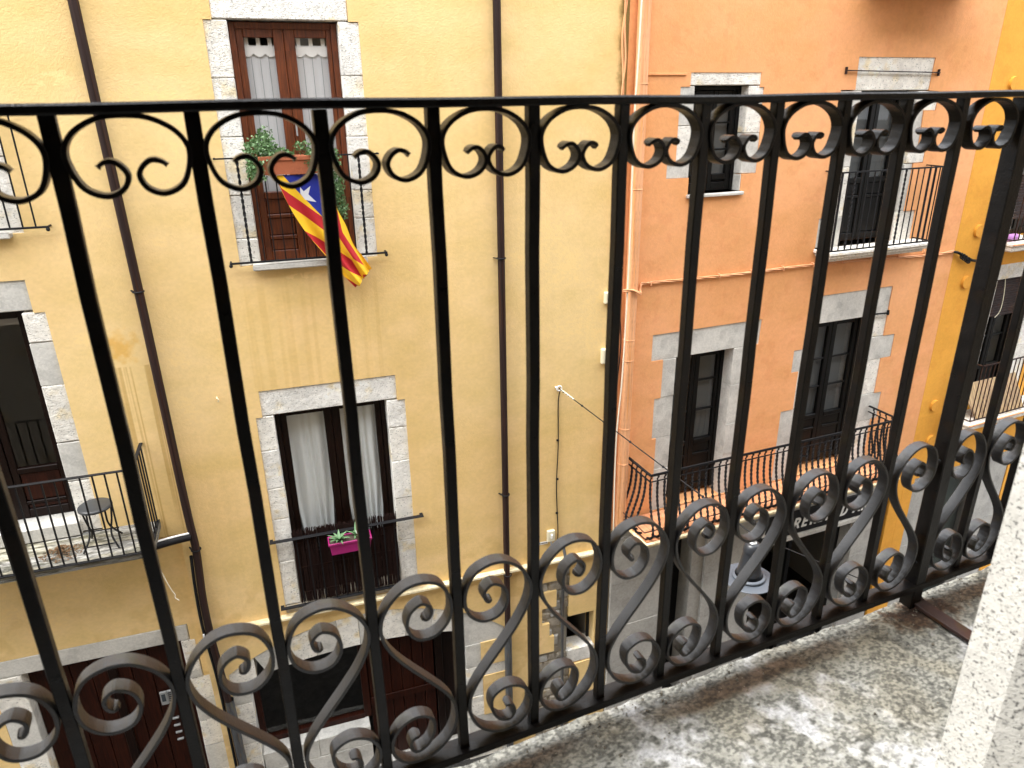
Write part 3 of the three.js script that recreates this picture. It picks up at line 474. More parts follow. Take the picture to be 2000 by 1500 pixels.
julietRail('black iron window railing holding the terracotta flower box and the flag', -.46, 1.06, -.472, -1.444, .1, [-.256, .86], -.128, .78, .0985);
julietRail('black iron window railing above the balcony with the round stool', -3.7, -1.91, -.035, -.995, .1, [-3.35], -3.2, -2.0, .1);
{ // flat-bar rail with brushwood screen
  const T = new Thing(FY, 'window_railing', 'flat black iron window railing with the pink planter hooked on it', 'railing', [.38, -5.56, 0]);
  T.m('top_rail', merge([cbox(-.505, 1.262, -4.645, -4.633, .045, .1, .003), cbox(-.505, -.47, -4.648, -4.638, .001, .05, .002), cbox(1.225, 1.262, -4.648, -4.638, .001, .05, .002)]), M.black); T.m('bottom_rail', merge([cbox(-.5, 1.2, -5.57, -5.555, .045, .095, .003), cbox(-.5, -.46, -5.575, -5.56, .001, .05, .002), cbox(1.16, 1.2, -5.575, -5.56, .001, .05, .002)]), M.black);
  const pg = bar([0, 0, 0], [0, -.91, 0], .006, .006); for (let u = -.22; u < .95; u += .125) T.at('baluster', pg, M.black, [u, -4.646, .07]);
  const r = rng(5), S = new Thing(FY, 'brushwood_screen', 'dark brown brushwood screen tied behind the flat iron window railing', 'screen', [.34, -5.55, .03]), L = [];
  for (let i = 0; i < 420; i++) { const u = -.255 + 1.2 * r(), w = .018 + r() * .03, top = -4.585 + r() * .045 - (r() < .3 ? .05 * r() : 0); L.push(sweep([[u, -5.55, w], [u + (r() - .5) * .03, -5.05, w + (r() - .5) * .012], [u + (r() - .5) * .05, top, w]], rect(.0022 + r() * .002, .002), [0, 0, 1])); }
  const o = S.m('twigs', merge(L), M.brush); o.userData.kind = 'stuff'; for (const v of [-4.72, -5.05, -5.4]) S.m('wire', bar([-.255, v, .052], [.945, v, .052], .0015, .0015), M.pipe);
}
{ // balcony with the stool
  const T = new Thing(FY, 'balcony', 'concrete balcony with plain black bar railing in front of the dark wooden door', 'balcony', [-2.8, -4.28, 0]);
  const u0 = -4.1, u1 = -1.582, D = .6, r = rng(17);
  { const g = new THREE.BoxGeometry(u1 - u0 + .03, .075, D, 90, 3, 20), p = g.attributes.position; for (let i = 0; i < p.count; i++) { const x = p.getX(i), y = p.getY(i), z = p.getZ(i), n = fbm(x * 9 + 30, z * 9 + y * 14 + 30, 256, 3) - .5; p.setXYZ(i, x + n * .02, y + n * (y > 0 ? .014 : .03), z + (z > .2 ? n * .06 : 0)); } g.translate((u0 + u1) / 2, -4.188, D / 2 - .012); g.computeVertexNormals(); T.m('slab', g, M.concrete); }
  T.m('top_rail', merge([cbox(u0, u1 + .015, -3.235, -3.222, D - .018, D + .018, .003), cbox(u1 - .02, u1 + .015, -3.235, -3.222, .001, D - .018, .003)]), M.black);
  T.m('bottom_rail', merge([cbox(u0, u1 + .015, -4.15, -4.138, D - .018, D + .018, .003), cbox(u1 - .02, u1 + .015, -4.15, -4.138, .001, D - .018, .003)]), M.black);
  const pg = bar([0, 0, 0], [0, -.905, 0], .007, .007); for (let u = u1 - .03; u > u0; u -= .105) T.at('baluster', pg, M.black, [u, -3.234, D]);
  for (const w of [.06, .17, .28, .39, .5]) T.at('baluster', pg, M.black, [u1, -3.234, w]);
  { const n = [u1 + .02, 0]; const P = new Thing(FY, 'gutter_pipe', 'short white topped black overflow pipe from the balcony to the brown drainpipe', 'pipe', [-1.45, -4.28, .1]); P.m('pipe', tube([[-1.68, -4.325, .25], [-1.56, -4.33, .2], [-1.42, -4.335, .16], [-1.3, -4.36, .1]], .042, 12, 10), M.black); P.m('strip', tube([[-1.68, -4.28, .25], [-1.57, -4.285, .2], [-1.42, -4.29, .16], [-1.3, -4.315, .1]], .012, 10, 8), M.white); }
  // stool
  const [su, sv] = [-2.05, -3.72], sw = .3, S = new Thing(FY, 'folding_stool', 'black round folding stool standing on the concrete balcony', 'stool', [su, -4.148, sw]);
  { const pr = [[0, -.012], [.13, -.012], [.15, -.008], [.157, 0], [.155, .018], [.14, .028], [.07, .032], [0, .033]].map((q) => new THREE.Vector2(...q)); const g = new THREE.LatheGeometry(pr, 32); g.translate(su, sv, sw); S.m('seat', g, M.stoolTop); }
  for (const s of [-1, 1]) { S.m('leg', tube([[su + s * .12, sv - .01, sw - .09], [su + s * .11, sv - .16, sw - .04], [su - s * .02 + s * .12, sv - .3, sw + .06], [su + s * .16, -4.14, sw + .15]], .0095, 20, 8), M.black); S.m('leg', tube([[su + s * .1, sv - .01, sw + .09], [su + s * .09, sv - .16, sw + .05], [su + s * .1, sv - .3, sw - .05], [su + s * .14, -4.14, sw - .14]], .0095, 20, 8), M.black); }
  S.m('stretcher', rod([su - .15, -4.08, sw + .14], [su + .15, -4.08, sw + .14], .007), M.black); S.m('stretcher', rod([su - .13, -4.06, sw - .13], [su + .13, -4.06, sw - .13], .007), M.black);
  // heap of dry leaves
  const H = new Thing(FY, 'leaf_heap', 'small heap of dry brown leaves swept up on the concrete balcony', 'leaves', [-2.42, -4.148, .36]), L = [];
  for (let i = 0; i < 420; i++) { const a = r() * 6.283, q = r(), x = -2.42 + Math.cos(a) * q * .2, z = .36 + Math.sin(a) * q * .16, y = -4.14 + (1 - q) * .09 * r(); const g = new THREE.CircleGeometry(.006 + r() * .011, 5); g.scale(1, .55, 1); g.rotateX(-1.57 + (r() - .5) * 2); g.rotateY(r() * 6); g.translate(x, y, z); L.push(g); }
  const o = H.m('leaves', merge(L), M.dryLeaf); o.userData.kind = 'stuff';
  const Q = new Thing(FY, 'loose_string', 'pale loose string dangling from the corner of the concrete balcony', 'string', [-1.5, -4.85, .3]);
  Q.m('thread', tube([[-1.56, -4.27, .6], [-1.53, -4.42, .6], [-1.5, -4.56, .605], [-1.475, -4.66, .6], [-1.455, -4.72, .6], [-1.465, -4.745, .6], [-1.44, -4.78, .6], [-1.43, -4.79, .6]], .004, 50, 5), M.whiteCable);
}
// flower box with its plant, and the flag
{
  const T = new Thing(FY, 'flower_box', 'terracotta flower box hung on the upper window railing', 'planter', [.3, -.62, .2]);
  const prof = (a, b, lo, hi) => { const g = new THREE.BoxGeometry(b - a, hi - lo, .15); const p = g.attributes.position; for (let i = 0; i < p.count; i++) if (p.getY(i) < 0) { p.setX(i, p.getX(i) * .95); p.setZ(i, p.getZ(i) * .8); } g.translate((a + b) / 2, (lo + hi) / 2, .2); return cubeUV(g); };
  T.m('trough', prof(-.05, .6, -.62, -.49), M.terracotta); T.m('rim', merge([cbox(-.065, .615, -.495, -.455, .115, .13, .004), cbox(-.065, .615, -.495, -.455, .27, .285, .004), cbox(-.065, -.05, -.495, -.455, .13, .27, .004), cbox(.6, .615, -.495, -.455, .13, .27, .004)]), M.terracotta); T.m('soil', box(-.049, .599, -.489, -.478, .131, .269), M.soil);
  for (const u of [.02, .52]) T.m('bracket', merge([bar([u, -.475, .1], [u, -.48, .29], .004, .004), bar([u, -.48, .1], [u, -.63, .12], .004, .004)]), M.black);
  const r = rng(33);
  const bush = (label, blobs, n, mats) => {
    const P = new Thing(FY, 'trailing_plant', label, 'plant', [blobs[0][0], -.48, .2]), sets = mats.map(() => []), stems = [];
    for (const [bu, bv, bw, ru, rv, rw, cnt] of blobs) {
      for (let i = 0; i < cnt; i++) {
        let x, y, z; do { x = r() * 2 - 1; y = r() * 2 - 1; z = r() * 2 - 1; } while (x * x + y * y + z * z > 1);
        const q = .6 + .5 * fbm(x * 3 + 20 + bu * 9, y * 3 + 20 + bv * 9, 256, 2), L = .013 + r() * .018, g = new THREE.BufferGeometry();
        g.setAttribute('position', new THREE.Float32BufferAttribute([0, 0, 0, -L * .42, L * .55, L * .1, 0, L * 1.15, -.1 * L, L * .42, L * .55, L * .1], 3)); g.setIndex([0, 1, 2, 0, 2, 3]); g.rotateX((r() - .5) * 2.4); g.rotateZ(r() * 6.3); g.rotateY((r() - .5) * 2);
        g.translate(bu + x * ru * q, bv + y * rv * q, bw + z * rw * q); g.computeVertexNormals(); sets[r() < .6 ? 0 : 1].push(g);
      }
      for (let i = 0; i < 5; i++) stems.push(tube([[bu + (r() - .5) * ru * .5, -.48, .2], [bu + (r() - .5) * ru, (bv - .48) / 2 + .03, bw + .05 * r()], [bu + (r() - .5) * 1.6 * ru, bv + (r() - .6) * rv * 1.6, bw + (r() - .5) * rw]], .0022, 10, 4));
    }
    P.m('stems', merge(stems), M.leaf); sets.forEach((s, i) => { const o = P.m('foliage', merge(s), mats[i]); o.userData.kind = 'stuff'; });
  };
  bush('bushy pale green trailing plant spilling over the door side of the terracotta box', [[-.03, -.40, .2, .2, .15, .12, 900], [-.09, -.57, .25, .12, .13, .07, 480], [.13, -.43, .2, .15, .06, .07, 260], [.02, -.28, .19, .09, .1, .06, 150]], 0, [M.leaf, M.leaf2]);
  bush('dark green trailing plant hanging from the flag side of the terracotta box', [[.42, -.5, .27, .08, .11, .04, 260], [.56, -.52, .22, .14, .16, .08, 480], [.6, -.76, .21, .11, .19, .06, 480], [.64, -.97, .18, .08, .12, .05, 260], [.36, -.37, .2, .13, .07, .05, 90]], 0, [M.leaf, M.leaf2]);
}
{ // flag: print drawn in the flag's own plane, cloth folded along its length
  const T = new Thing(FY, 'flag', 'red and yellow striped flag with white star on blue hanging under the flower box', 'flag', [.4, -1.7, .2]);
  const q = (x, y) => FY.px(400 + x / 4.2857, 250 + y / 4.2857, .22), W = 512, H = 768, U0 = .0, U1 = .95, V0 = -1.8, V1 = -.58;
  const cv = document.createElement('canvas'); cv.width = W; cv.height = H; const c = cv.getContext('2d');
  const poly = (col, pts) => { c.fillStyle = col; c.beginPath(); pts.forEach((p, i) => { const [u, v] = q(...p), X = (u - U0) / (U1 - U0) * W, Y = (V1 - v) / (V1 - V0) * H; i ? c.lineTo(X, Y) : c.moveTo(X, Y); }); c.closePath(); c.fill(); };
  const Yc = '#f2c01c', Rc = '#b3101c', Bc = '#16268e';
  c.fillStyle = Yc; c.fillRect(0, 0, W, H);
  poly(Bc, [[640, 380], [1000, 380], [1020, 780], [740, 490]]);
  poly(Bc, [[930, 380], [1080, 380], [1090, 640], [960, 700]]);
  poly('#d9dadf', [[885, 485], [868, 556], [937, 622], [880, 612], [838, 600], [800, 548], [795, 490], [828, 530]]);
  poly(Rc, [[605, 440], [640, 500], [990, 750], [1005, 860], [700, 640]]);
  poly(Rc, [[820, 850], [1015, 965], [1040, 1090]]);
  poly(Rc, [[960, 640], [1090, 640], [1150, 870], [1340, 1160], [1300, 1130], [1200, 1010], [1020, 860]].slice(1, 5).concat([[1240, 1090], [1100, 880]]));
  poly(Rc, [[1015, 960], [1230, 1105], [1320, 1255], [1120, 1140], [1030, 1090]]);
  poly(Rc, [[1080, 640], [1110, 700], [1150, 870], [1090, 800]]);
  poly(Rc, [[1150, 1240], [1300, 1330], [1260, 1345], [1180, 1290]]);
  poly(Rc, [[1325, 1230], [1345, 1225], [1370, 1315], [1350, 1320]]);
  const tx = new THREE.CanvasTexture(cv); tx.colorSpace = THREE.SRGBColorSpace; tx.magFilter = THREE.LinearFilter;
  const left = [[600, 395], [612, 450], [700, 640], [830, 850], [1030, 1090], [1130, 1205], [1275, 1352]].map((p) => q(...p)), right = [[935, 385], [1080, 600], [1110, 680], [1180, 810], [1250, 980], [1335, 1090], [1405, 1190]].map((p) => q(...p));
  const cl = spline(left.map((p) => [...p, 0]), 80), cr = spline(right.map((p) => [...p, 0]), 80), nt = 40, pos = [], uv = [], idx = [];
  for (let i = 0; i <= 80; i++) for (let j = 0; j <= nt; j++) {
    const t = j / nt, s = i / 80; let x = cl[i].x + (cr[i].x - cl[i].x) * t, y = cl[i].y + (cr[i].y - cl[i].y) * t; const e = i === 80 ? .055 * Math.abs(((t * 3) % 1) - .5) * 2 : 0;
    const w = .225 - .02 * s * s + .035 * sm(.05, .8, s) * Math.sin(t * 15 + s * 4) + .02 * Math.sin(s * 7 + t * 5); x -= e * .5; y += e; pos.push(x, y, w); uv.push((x - U0) / (U1 - U0), (y - V0) / (V1 - V0));
  }
  for (let i = 0; i < 80; i++) for (let j = 0; j < nt; j++) { const a = i * (nt + 1) + j; idx.push(a, a + nt + 1, a + 1, a + 1, a + nt + 1, a + nt + 2); }
  const g = new THREE.BufferGeometry(); g.setAttribute('position', new THREE.Float32BufferAttribute(pos, 3)); g.setAttribute('uv', new THREE.Float32BufferAttribute(uv, 2)); g.setIndex(idx); g.computeVertexNormals();
  T.m('cloth', g, phy({ map: tx, roughness: .8, transmission: .12, thickness: 0, side: THREE.DoubleSide }));
  for (const u of [.09, .42]) T.m('tie', tube([[u, -.6, .22], [u + .005, -.52, .12], [u, -.475, .1]], .003, 10, 5), M.white);
}
{ // pink planter and its aloe
  const T = new Thing(FY, 'pink_planter', 'bright pink plastic planter hooked on the flat iron window railing', 'planter', [.37, -4.83, .2]);
  const g = new THREE.BoxGeometry(.47, .14, .16), p = g.attributes.position; for (let i = 0; i < p.count; i++) if (p.getY(i) < 0) { p.setX(i, p.getX(i) * .93); p.setZ(i, p.getZ(i) * .8); } g.translate(.37, -4.76, .195); T.m('trough', cubeUV(g), M.pink);
  T.m('rim', merge([cbox(.125, .615, -4.7, -4.67, .105, .12, .004), cbox(.125, .615, -4.7, -4.67, .27, .285, .004), cbox(.125, .14, -4.7, -4.67, .12, .27, .004), cbox(.6, .615, -4.7, -4.67, .12, .27, .004)]), M.pink); T.m('soil', box(.141, .599, -4.699, -4.685, .121, .269), M.soil);
  T.m('hook', tube([[.46, -4.69, .2], [.455, -4.64, .12], [.455, -4.625, .09], [.46, -4.64, .06]], .005, 12, 6), M.white);
  const r = rng(8);
  const rosette = (label, u, w, n, L, up) => { const P = new Thing(FY, 'aloe_plant', label, 'plant', [u, -4.685, w]); for (let i = 0; i < n; i++) { const a = i * 2.4, tilt = .35 + .9 * (i / n), l = L * (.75 + .35 * r()), pts = []; for (let k = 0; k <= 8; k++) { const s = k / 8, rr = l * s * Math.sin(tilt + s * .5), yy = l * s * Math.cos(tilt + s * .35) * up; pts.push([u + rr * Math.cos(a), -4.685 + yy, w + rr * Math.sin(a)]); } const C = pts.map(V3), pos = [], idx = []; const sd = new THREE.Vector3(-Math.sin(a), 0, Math.cos(a)); C.forEach((q, k) => { const h = .021 * (1 - (k / 8) ** 1.6) + .001; pos.push(q.x + sd.x * h, q.y + h * .35, q.z + sd.z * h, q.x, q.y - h * .35, q.z, q.x - sd.x * h, q.y + h * .35, q.z - sd.z * h); if (k) { const b = (k - 1) * 3; idx.push(b, b + 1, b + 3, b + 1, b + 4, b + 3, b + 1, b + 2, b + 4, b + 2, b + 5, b + 4); } }); const g = new THREE.BufferGeometry(); g.setAttribute('position', new THREE.Float32BufferAttribute(pos, 3)); g.setIndex(idx); g.computeVertexNormals(); P.m('leaf', g, M.aloe); } };
  rosette('spiky green aloe growing in the open end of the pink planter', .25, .2, 13, .15, 1);
  rosette('small upright succulent at the hooked end of the pink planter', .45, .16, 8, .15, 1.3);
}
{ // intercom on the street door
  const T = new Thing(FY, 'intercom', 'grey intercom panel with dark screen beside the wooden street door', 'intercom', [-1.98, -6.83, -.262]);
  T.m('plate', cbox(-2.045, -1.965, -6.83, -6.63, -.262, -.237, .005), M.metalGrey); T.m('screen', cbox(-2.03, -1.985, -6.775, -6.665, -.237, -.233, .001), M.screen); T.m('button_plate', cbox(-1.963, -1.91, -6.83, -6.63, -.262, -.24, .005), M.metalGrey); for (let i = 0; i < 5; i++) T.m('button', cbox(-1.955, -1.918, -6.67 - i * .03, -6.655 - i * .03, -.24, -.234, .002), M.black);
}

// ---------------------------------------------------------------- upper balcony of the orange house
{
  const T = new Thing(FO, 'balcony', 'shallow stone balcony with thin black bars in front of the upper black door', 'balcony', [3.82, -2.0, 0]);
  const u0 = 2.955, u1 = 4.71, D = .275, vt = -.888, vb = -1.862;
  T.m('slab', merge([cbox(2.92, 4.73, -1.92, -1.87, .001, .31, .01), cbox(2.95, 4.7, -1.965, -1.92, .001, .28, .012), cbox(2.985, 4.67, -2.01, -1.965, .001, .23, .015)]), M.stone2);
  T.m('top_rail', merge([bar([u0, vt, D], [u1, vt, D], .007, .01, .002), bar([u0, vt, 0], [u0, vt, D], .01, .007), bar([u1, vt, 0], [u1, vt, D], .01, .007)]), M.black);
  T.m('bottom_rail', merge([bar([u0, vb, D], [u1, vb, D], .007, .012, .002), bar([u0, vb, 0], [u0, vb, D], .012, .007), bar([u1, vb, 0], [u1, vb, D], .012, .007)]), M.black);
  const pg = bar([0, 0, 0], [0, vb - vt, 0], .0055, .0055), tg = twistBar(vt - vb, .013, .006, 55), big = bar([0, 0, 0], [0, vb - vt, 0], .012, .008);
  for (let u = u0 + .107, i = 0; u < u1 - .03; u += .107, i++) if (i === 1 || i === 9) T.at('twisted_baluster', tg, M.black, [u, vt, D]); else T.at('baluster', i % 5 === 3 && i > 10 ? big : pg, M.black, [u, vt, D]);
  for (const w of [.07, .14, .21]) for (const u of [u0, u1]) T.at('baluster', pg, M.black, [u, vt, w]); for (const u of [u0, u1]) T.at('corner_post', big, M.black, [u, vt, D]);
  const X = new Thing(FO, 'balcony', 'stone balcony slab shading the orange wall above the upper black door', 'balcony', [3.95, 1.35, 0]);
  X.m('slab', cbox(3.1, 4.8, 1.2, 1.5, .001, .75, .02), M.stone2); X.m('moulding', cbox(3.16, 4.74, 1.13, 1.2, .001, .66, .02), M.stone2);
  X.m('railing', merge([bar([3.15, 2.4, .58], [4.75, 2.4, .58], .01, .01), ...Array.from({ length: 15 }, (_, i) => bar([3.15 + i * .114, 2.4, .58], [3.15 + i * .114, 1.5, .58], .006, .006))]), M.black);
}
// ---------------------------------------------------------------- bellied balcony of the orange house
{
  const T = new Thing(FO, 'balcony', 'long tiled balcony with bellied twisted black balusters over the bookshop', 'balcony', [2.37, -5.42, 0]);
  const u0 = .27, u1 = 4.47, D = .54, vt = -4.385, v2 = -4.475, fl = -5.285;
  T.m('slab', merge([cbox(u0 - .1, u1 + .1, -5.335, -5.3, .04, D + .13, .008), cbox(u0 - .07, u1 + .07, -5.385, -5.335, .04, D + .1, .015), cbox(u0 - .02, u1 + .02, -5.43, -5.385, .04, D + .04, .015)]), M.cream);
  const r = rng(44); for (let i = 0; i < 22; i++) for (let j = 0; j < 3; j++) { const a = u0 - .07 + i * .198, b = .045 + j * .198; T.m('floor_tile', cbox(a + .002, Math.min(a + .196, u1 + .08), -5.3, fl + (r() - .5) * .003, b + .002, b + .196, .003), r() < .5 ? M.tile : M.tile2); }
  const rail = (v, h, d) => merge([bar([u0, v, D], [u1, v, D], h, d, .002), bar([u0, v, 0], [u0, v, D], d, h), bar([u1, v, 0], [u1, v, D], d, h)]);
  T.m('top_rail', rail(vt, .009, .016), M.black); T.m('second_rail', rail(v2, .006, .008), M.black);
  // belly profile: outward offset from rail line against height
  const prof = [[0, v2], [.004, -4.6], [.02, -4.74], [.055, -4.88], [.10, -5.02], [.125, -5.12], [.118, -5.2], [.07, -5.265], [.01, fl + .004]];
  const curve = spline(prof.map(([o, v]) => [0, v, o]), 64), bal = sweep(curve, rect(.0165, .0075), [1, 0, 0], 52, .5);
  const sc = []; for (let i = 0; i <= 26; i++) { const t = i / 26, a = t * Math.PI * 2; sc.push([.018 * Math.sin(a) * (1 - .2 * t) + .003, vt - .012 - t * (vt - v2 - .02), 0]); } const scroll = sweep(sc, rect(.004, .006), [0, 0, 1]);
  const put = (u, w, turn) => { const b = T.at('baluster', bal, M.black, [u, 0, w]); b.rotation.y = turn; const s = T.at('scroll', scroll, M.black, [u, 0, w]); s.rotation.y = turn; T.at('strut', strut, M.black, [u, vt, w]); };
  const strut = bar([0, 0, 0], [0, v2 - vt, 0], .0045, .0045);
  for (let u = u0; u <= u1 + .001; u += (u1 - u0) / 40) put(u, D, 0);
  for (const w of [.1, .21, .32, .43]) { put(u0, w, -Math.PI / 2); put(u1, w, Math.PI / 2); }
  for (const [o, v] of [[.126, -5.11], [.105, -5.22], [.06, -5.268]]) T.m('belly_rail', merge([bar([u0 - o, v, D + o], [u1 + o, v, D + o], .0045, .0045), bar([u0 - o, v, .03], [u0 - o, v, D + o], .0045, .0045), bar([u1 + o, v, .03], [u1 + o, v, D + o], .0045, .0045)]), M.black);
}
// ---------------------------------------------------------------- balconies of the ochre house
function ochreBalcony(label, fl, h, u0) {
  const T = new Thing(FC, 'balcony', label, 'balcony', [2, fl - .2, 0]), u1 = 3.2, D = .4;
  T.m('slab', merge([cbox(u0 - .05, u1 + .05, fl - .035, fl, .002, D + .05, .006), cbox(u0 - .02, u1 + .02, fl - .12, fl - .035, .002, D + .02, .02)]), M.stone2); T.m('edge', cbox(u0 - .06, u1 + .06, fl - .02, fl + .004, D + .04, D + .065, .005), M.tile2);
  T.m('top_rail', merge([bar([u0, fl + h, D], [u1, fl + h, D], .006, .01), bar([u0, fl + h, 0], [u0, fl + h, D], .01, .006)]), M.pipe); T.m('bottom_rail', merge([bar([u0, fl + .05, D], [u1, fl + .05, D], .006, .01), bar([u0, fl + .05, 0], [u0, fl + .05, D], .01, .006)]), M.pipe);
  const pg = bar([0, 0, 0], [0, -h + .05, 0], .006, .006); for (let u = u0; u <= u1; u += .1) T.at('baluster', pg, M.pipe, [u, fl + h, D]); for (const w of [.1, .2, .3]) T.at('baluster', pg, M.pipe, [u0, fl + h, w]);
}
ochreBalcony('narrow ochre house balcony with brown bars and a pale board leaning inside', -4.87, .98, .66);
ochreBalcony('narrow ochre house balcony with pink and white things set behind its bars', -2.02, .95, .66);
{ const T = new Thing(FC, 'leaning_board', 'pale wooden board leaning inside the ochre house balcony railing', 'board', [1.4, -4.87, .25]); const P = [[.7, -4.33, .08], [2.1, -4.33, .08], [2.1, -4.86, .34], [.95, -4.86, .34]]; for (let i = 0; i < 5; i++) { const a = i / 5, b = (i + 1) / 5 - .004, L = (s, A, B) => A.map((q, k) => q + (B[k] - q) * s), g = new ConvexGeometry([L(a, P[0], P[1]), L(b, P[0], P[1]), L(a, P[3], P[2]), L(b, P[3], P[2])].flatMap((q) => [V3(q), V3([q[0], q[1] - .018, q[2] - .012])])); T.m('plank', cubeUV(g), M.plank); } }
{ const T = new Thing(FC, 'roller_blind', 'dark slatted roller blind half lowered over the ochre house balcony door', 'blind', [1.65, -3.33, -.1]); for (let i = 0; i < 14; i++) T.m('slat', cbox(1.205, 2.095, -2.75 - i * .042, -2.711 - i * .042, -.12, -.105 + (i % 2) * .002, .005), M.pipe); T.m('bottom_bar', cbox(1.205, 2.095, -3.335, -3.3, -.125, -.095, .006), M.pipe); const C = new Thing(FC, 'blind_cord', 'pale cord hanging in front of the dark roller blind', 'cord', [1.5, -3.3, -.06]); C.m('cord', tube([[1.52, -2.72, -.1], [1.5, -3.0, -.05], [1.47, -3.25, -.04], [1.4, -3.33, -.05]], .006, 20, 5), M.ivory); }
{ const T = new Thing(FC, 'roller_blind', 'dark slatted roller blind fully lowered behind the balcony with pink things', 'blind', [1.65, -1.95, -.1]); for (let i = 0; i < 64; i++) T.m('slat', cbox(1.205, 2.095, .86 - i * .042, .899 - i * .042, -.12, -.105 + (i % 2) * .002, .005), M.pipe); }
{ const T = new Thing(FC, 'pink_bottle', 'small pink and white bottle lying on the upper ochre house balcony', 'bottle', [.85, -2.0, .25]); const g = new THREE.CapsuleGeometry(.05, .14, 6, 12); g.rotateZ(1.57); g.translate(.85, -1.96, .25); T.m('body', g, M.lilac); const c = new THREE.CylinderGeometry(.025, .03, .05, 12); c.rotateZ(1.57); c.translate(.99, -1.96, .25); T.m('cap', c, M.white); }

// ---------------------------------------------------------------- wall fittings
[[.47, .12, 'topmost round wall anchor disc on the ochre house, high above the knotted cable'], [.43, -1.87, 'round ochre wall anchor disc just above the dark knotted cable'], [.40, -2.63, 'round ochre wall anchor disc just below the dark knotted cable'], [.31, -4.63, 'round ochre wall anchor disc level with the leaning pale board'], [.40, -5.27, 'lowest round wall anchor disc on the ochre house, under the leaning board']].forEach(([u, v, label], i) => { const T = new Thing(FC, 'wall_anchor', label, 'wall anchor', [u, v - .09, 0], 'wall anchor discs of the ochre house'); const g = new THREE.CylinderGeometry(.088, .095, .035, 28); g.rotateX(Math.PI / 2); g.translate(u, v, .018); T.m('disc', g, M.ochre); });
function drainpipe(fr, label, pts, r, mat, clamps, lower) {
  const p0 = pts[pts.length - 1], T = new Thing(fr, 'drainpipe', label, 'drainpipe', [p0[0], p0[1], 0]);
  T.m('pipe', tube(pts, r, 60, 14), mat); for (const [u, v, w] of clamps) { const g = new THREE.TorusGeometry(r + .006, .008, 8, 20); g.rotateX(Math.PI / 2); g.translate(u, v, w); T.m('clamp', merge([g, bar([u - r - .03, v, .001], [u - r - .005, v, w], .008, .004)]), M.black); }
  if (lower) T.m('guard', tube(lower, r + .012, 10, 14), M.greyPipe); return T;
}
drainpipe(FY, 'brown drainpipe running beside the concrete balcony with the stool', [[-1.34, 3, .075], [-1.335, .8, .075], [-1.3, -1.6, .075], [-1.275, -4.2, .075], [-1.265, -4.5, .075], [-1.3, -5.2, .075], [-1.3, -5.7, .075], [-1.26, -6.65, .075], [-1.26, -8.8, .075]], .042, M.pipe, [[-1.303, -1.645, .075], [-1.265, -4.545, .075], [-1.3, -5.72, .075]], [[-1.245, -6.7, .075], [-1.225, -8.85, .075]]);
drainpipe(FY, 'straight brown drainpipe on the plain yellow wall between the windows and the orange house', [[2.308, 3, .06], [2.308, .8, .06], [2.306, -3, .06], [2.304, -6.7, .06]], .04, M.pipe, [[2.306, -1.606, .06], [2.306, -4.56, .06], [2.304, -5.73, .1]], [[2.304, -6.66, .06], [2.306, -8.85, .06]]);
{ const T = new Thing(FY, 'black_cable', 'black cable strapped along the lower brown drainpipe by the street door', 'cable', [-1.35, -8.5, .04]); T.m('cable', tube([[-1.325, -4.6, .1], [-1.355, -5.1, .09], [-1.36, -5.6, .09], [-1.325, -6.3, .08], [-1.32, -8.6, .06]], .017, 40, 8), M.black); T.m('strap', cbox(-1.385, -1.23, -5.745, -5.72, .1, .135, .004), M.black); T.m('label', cbox(-1.375, -1.355, -5.71, -5.65, .1, .112, .003), M.white); }
const cornerPipe = drainpipe(FO, 'orange painted drainpipe in the corner next to the yellow house', [[.13, 3, .07], [.135, .8, .07], [.145, -1.6, .07], [.145, -5.35, .07]], .07, M.orangePaint, []);
for (const v of [.14, -.95, -2.72, -2.98, -3.9, -4.4]) { const g = new THREE.TorusGeometry(.0705, .0045, 8, 24); g.rotateX(Math.PI / 2); g.translate(.143, v, .07); cornerPipe.m('ring', g, M.orangePaint); }
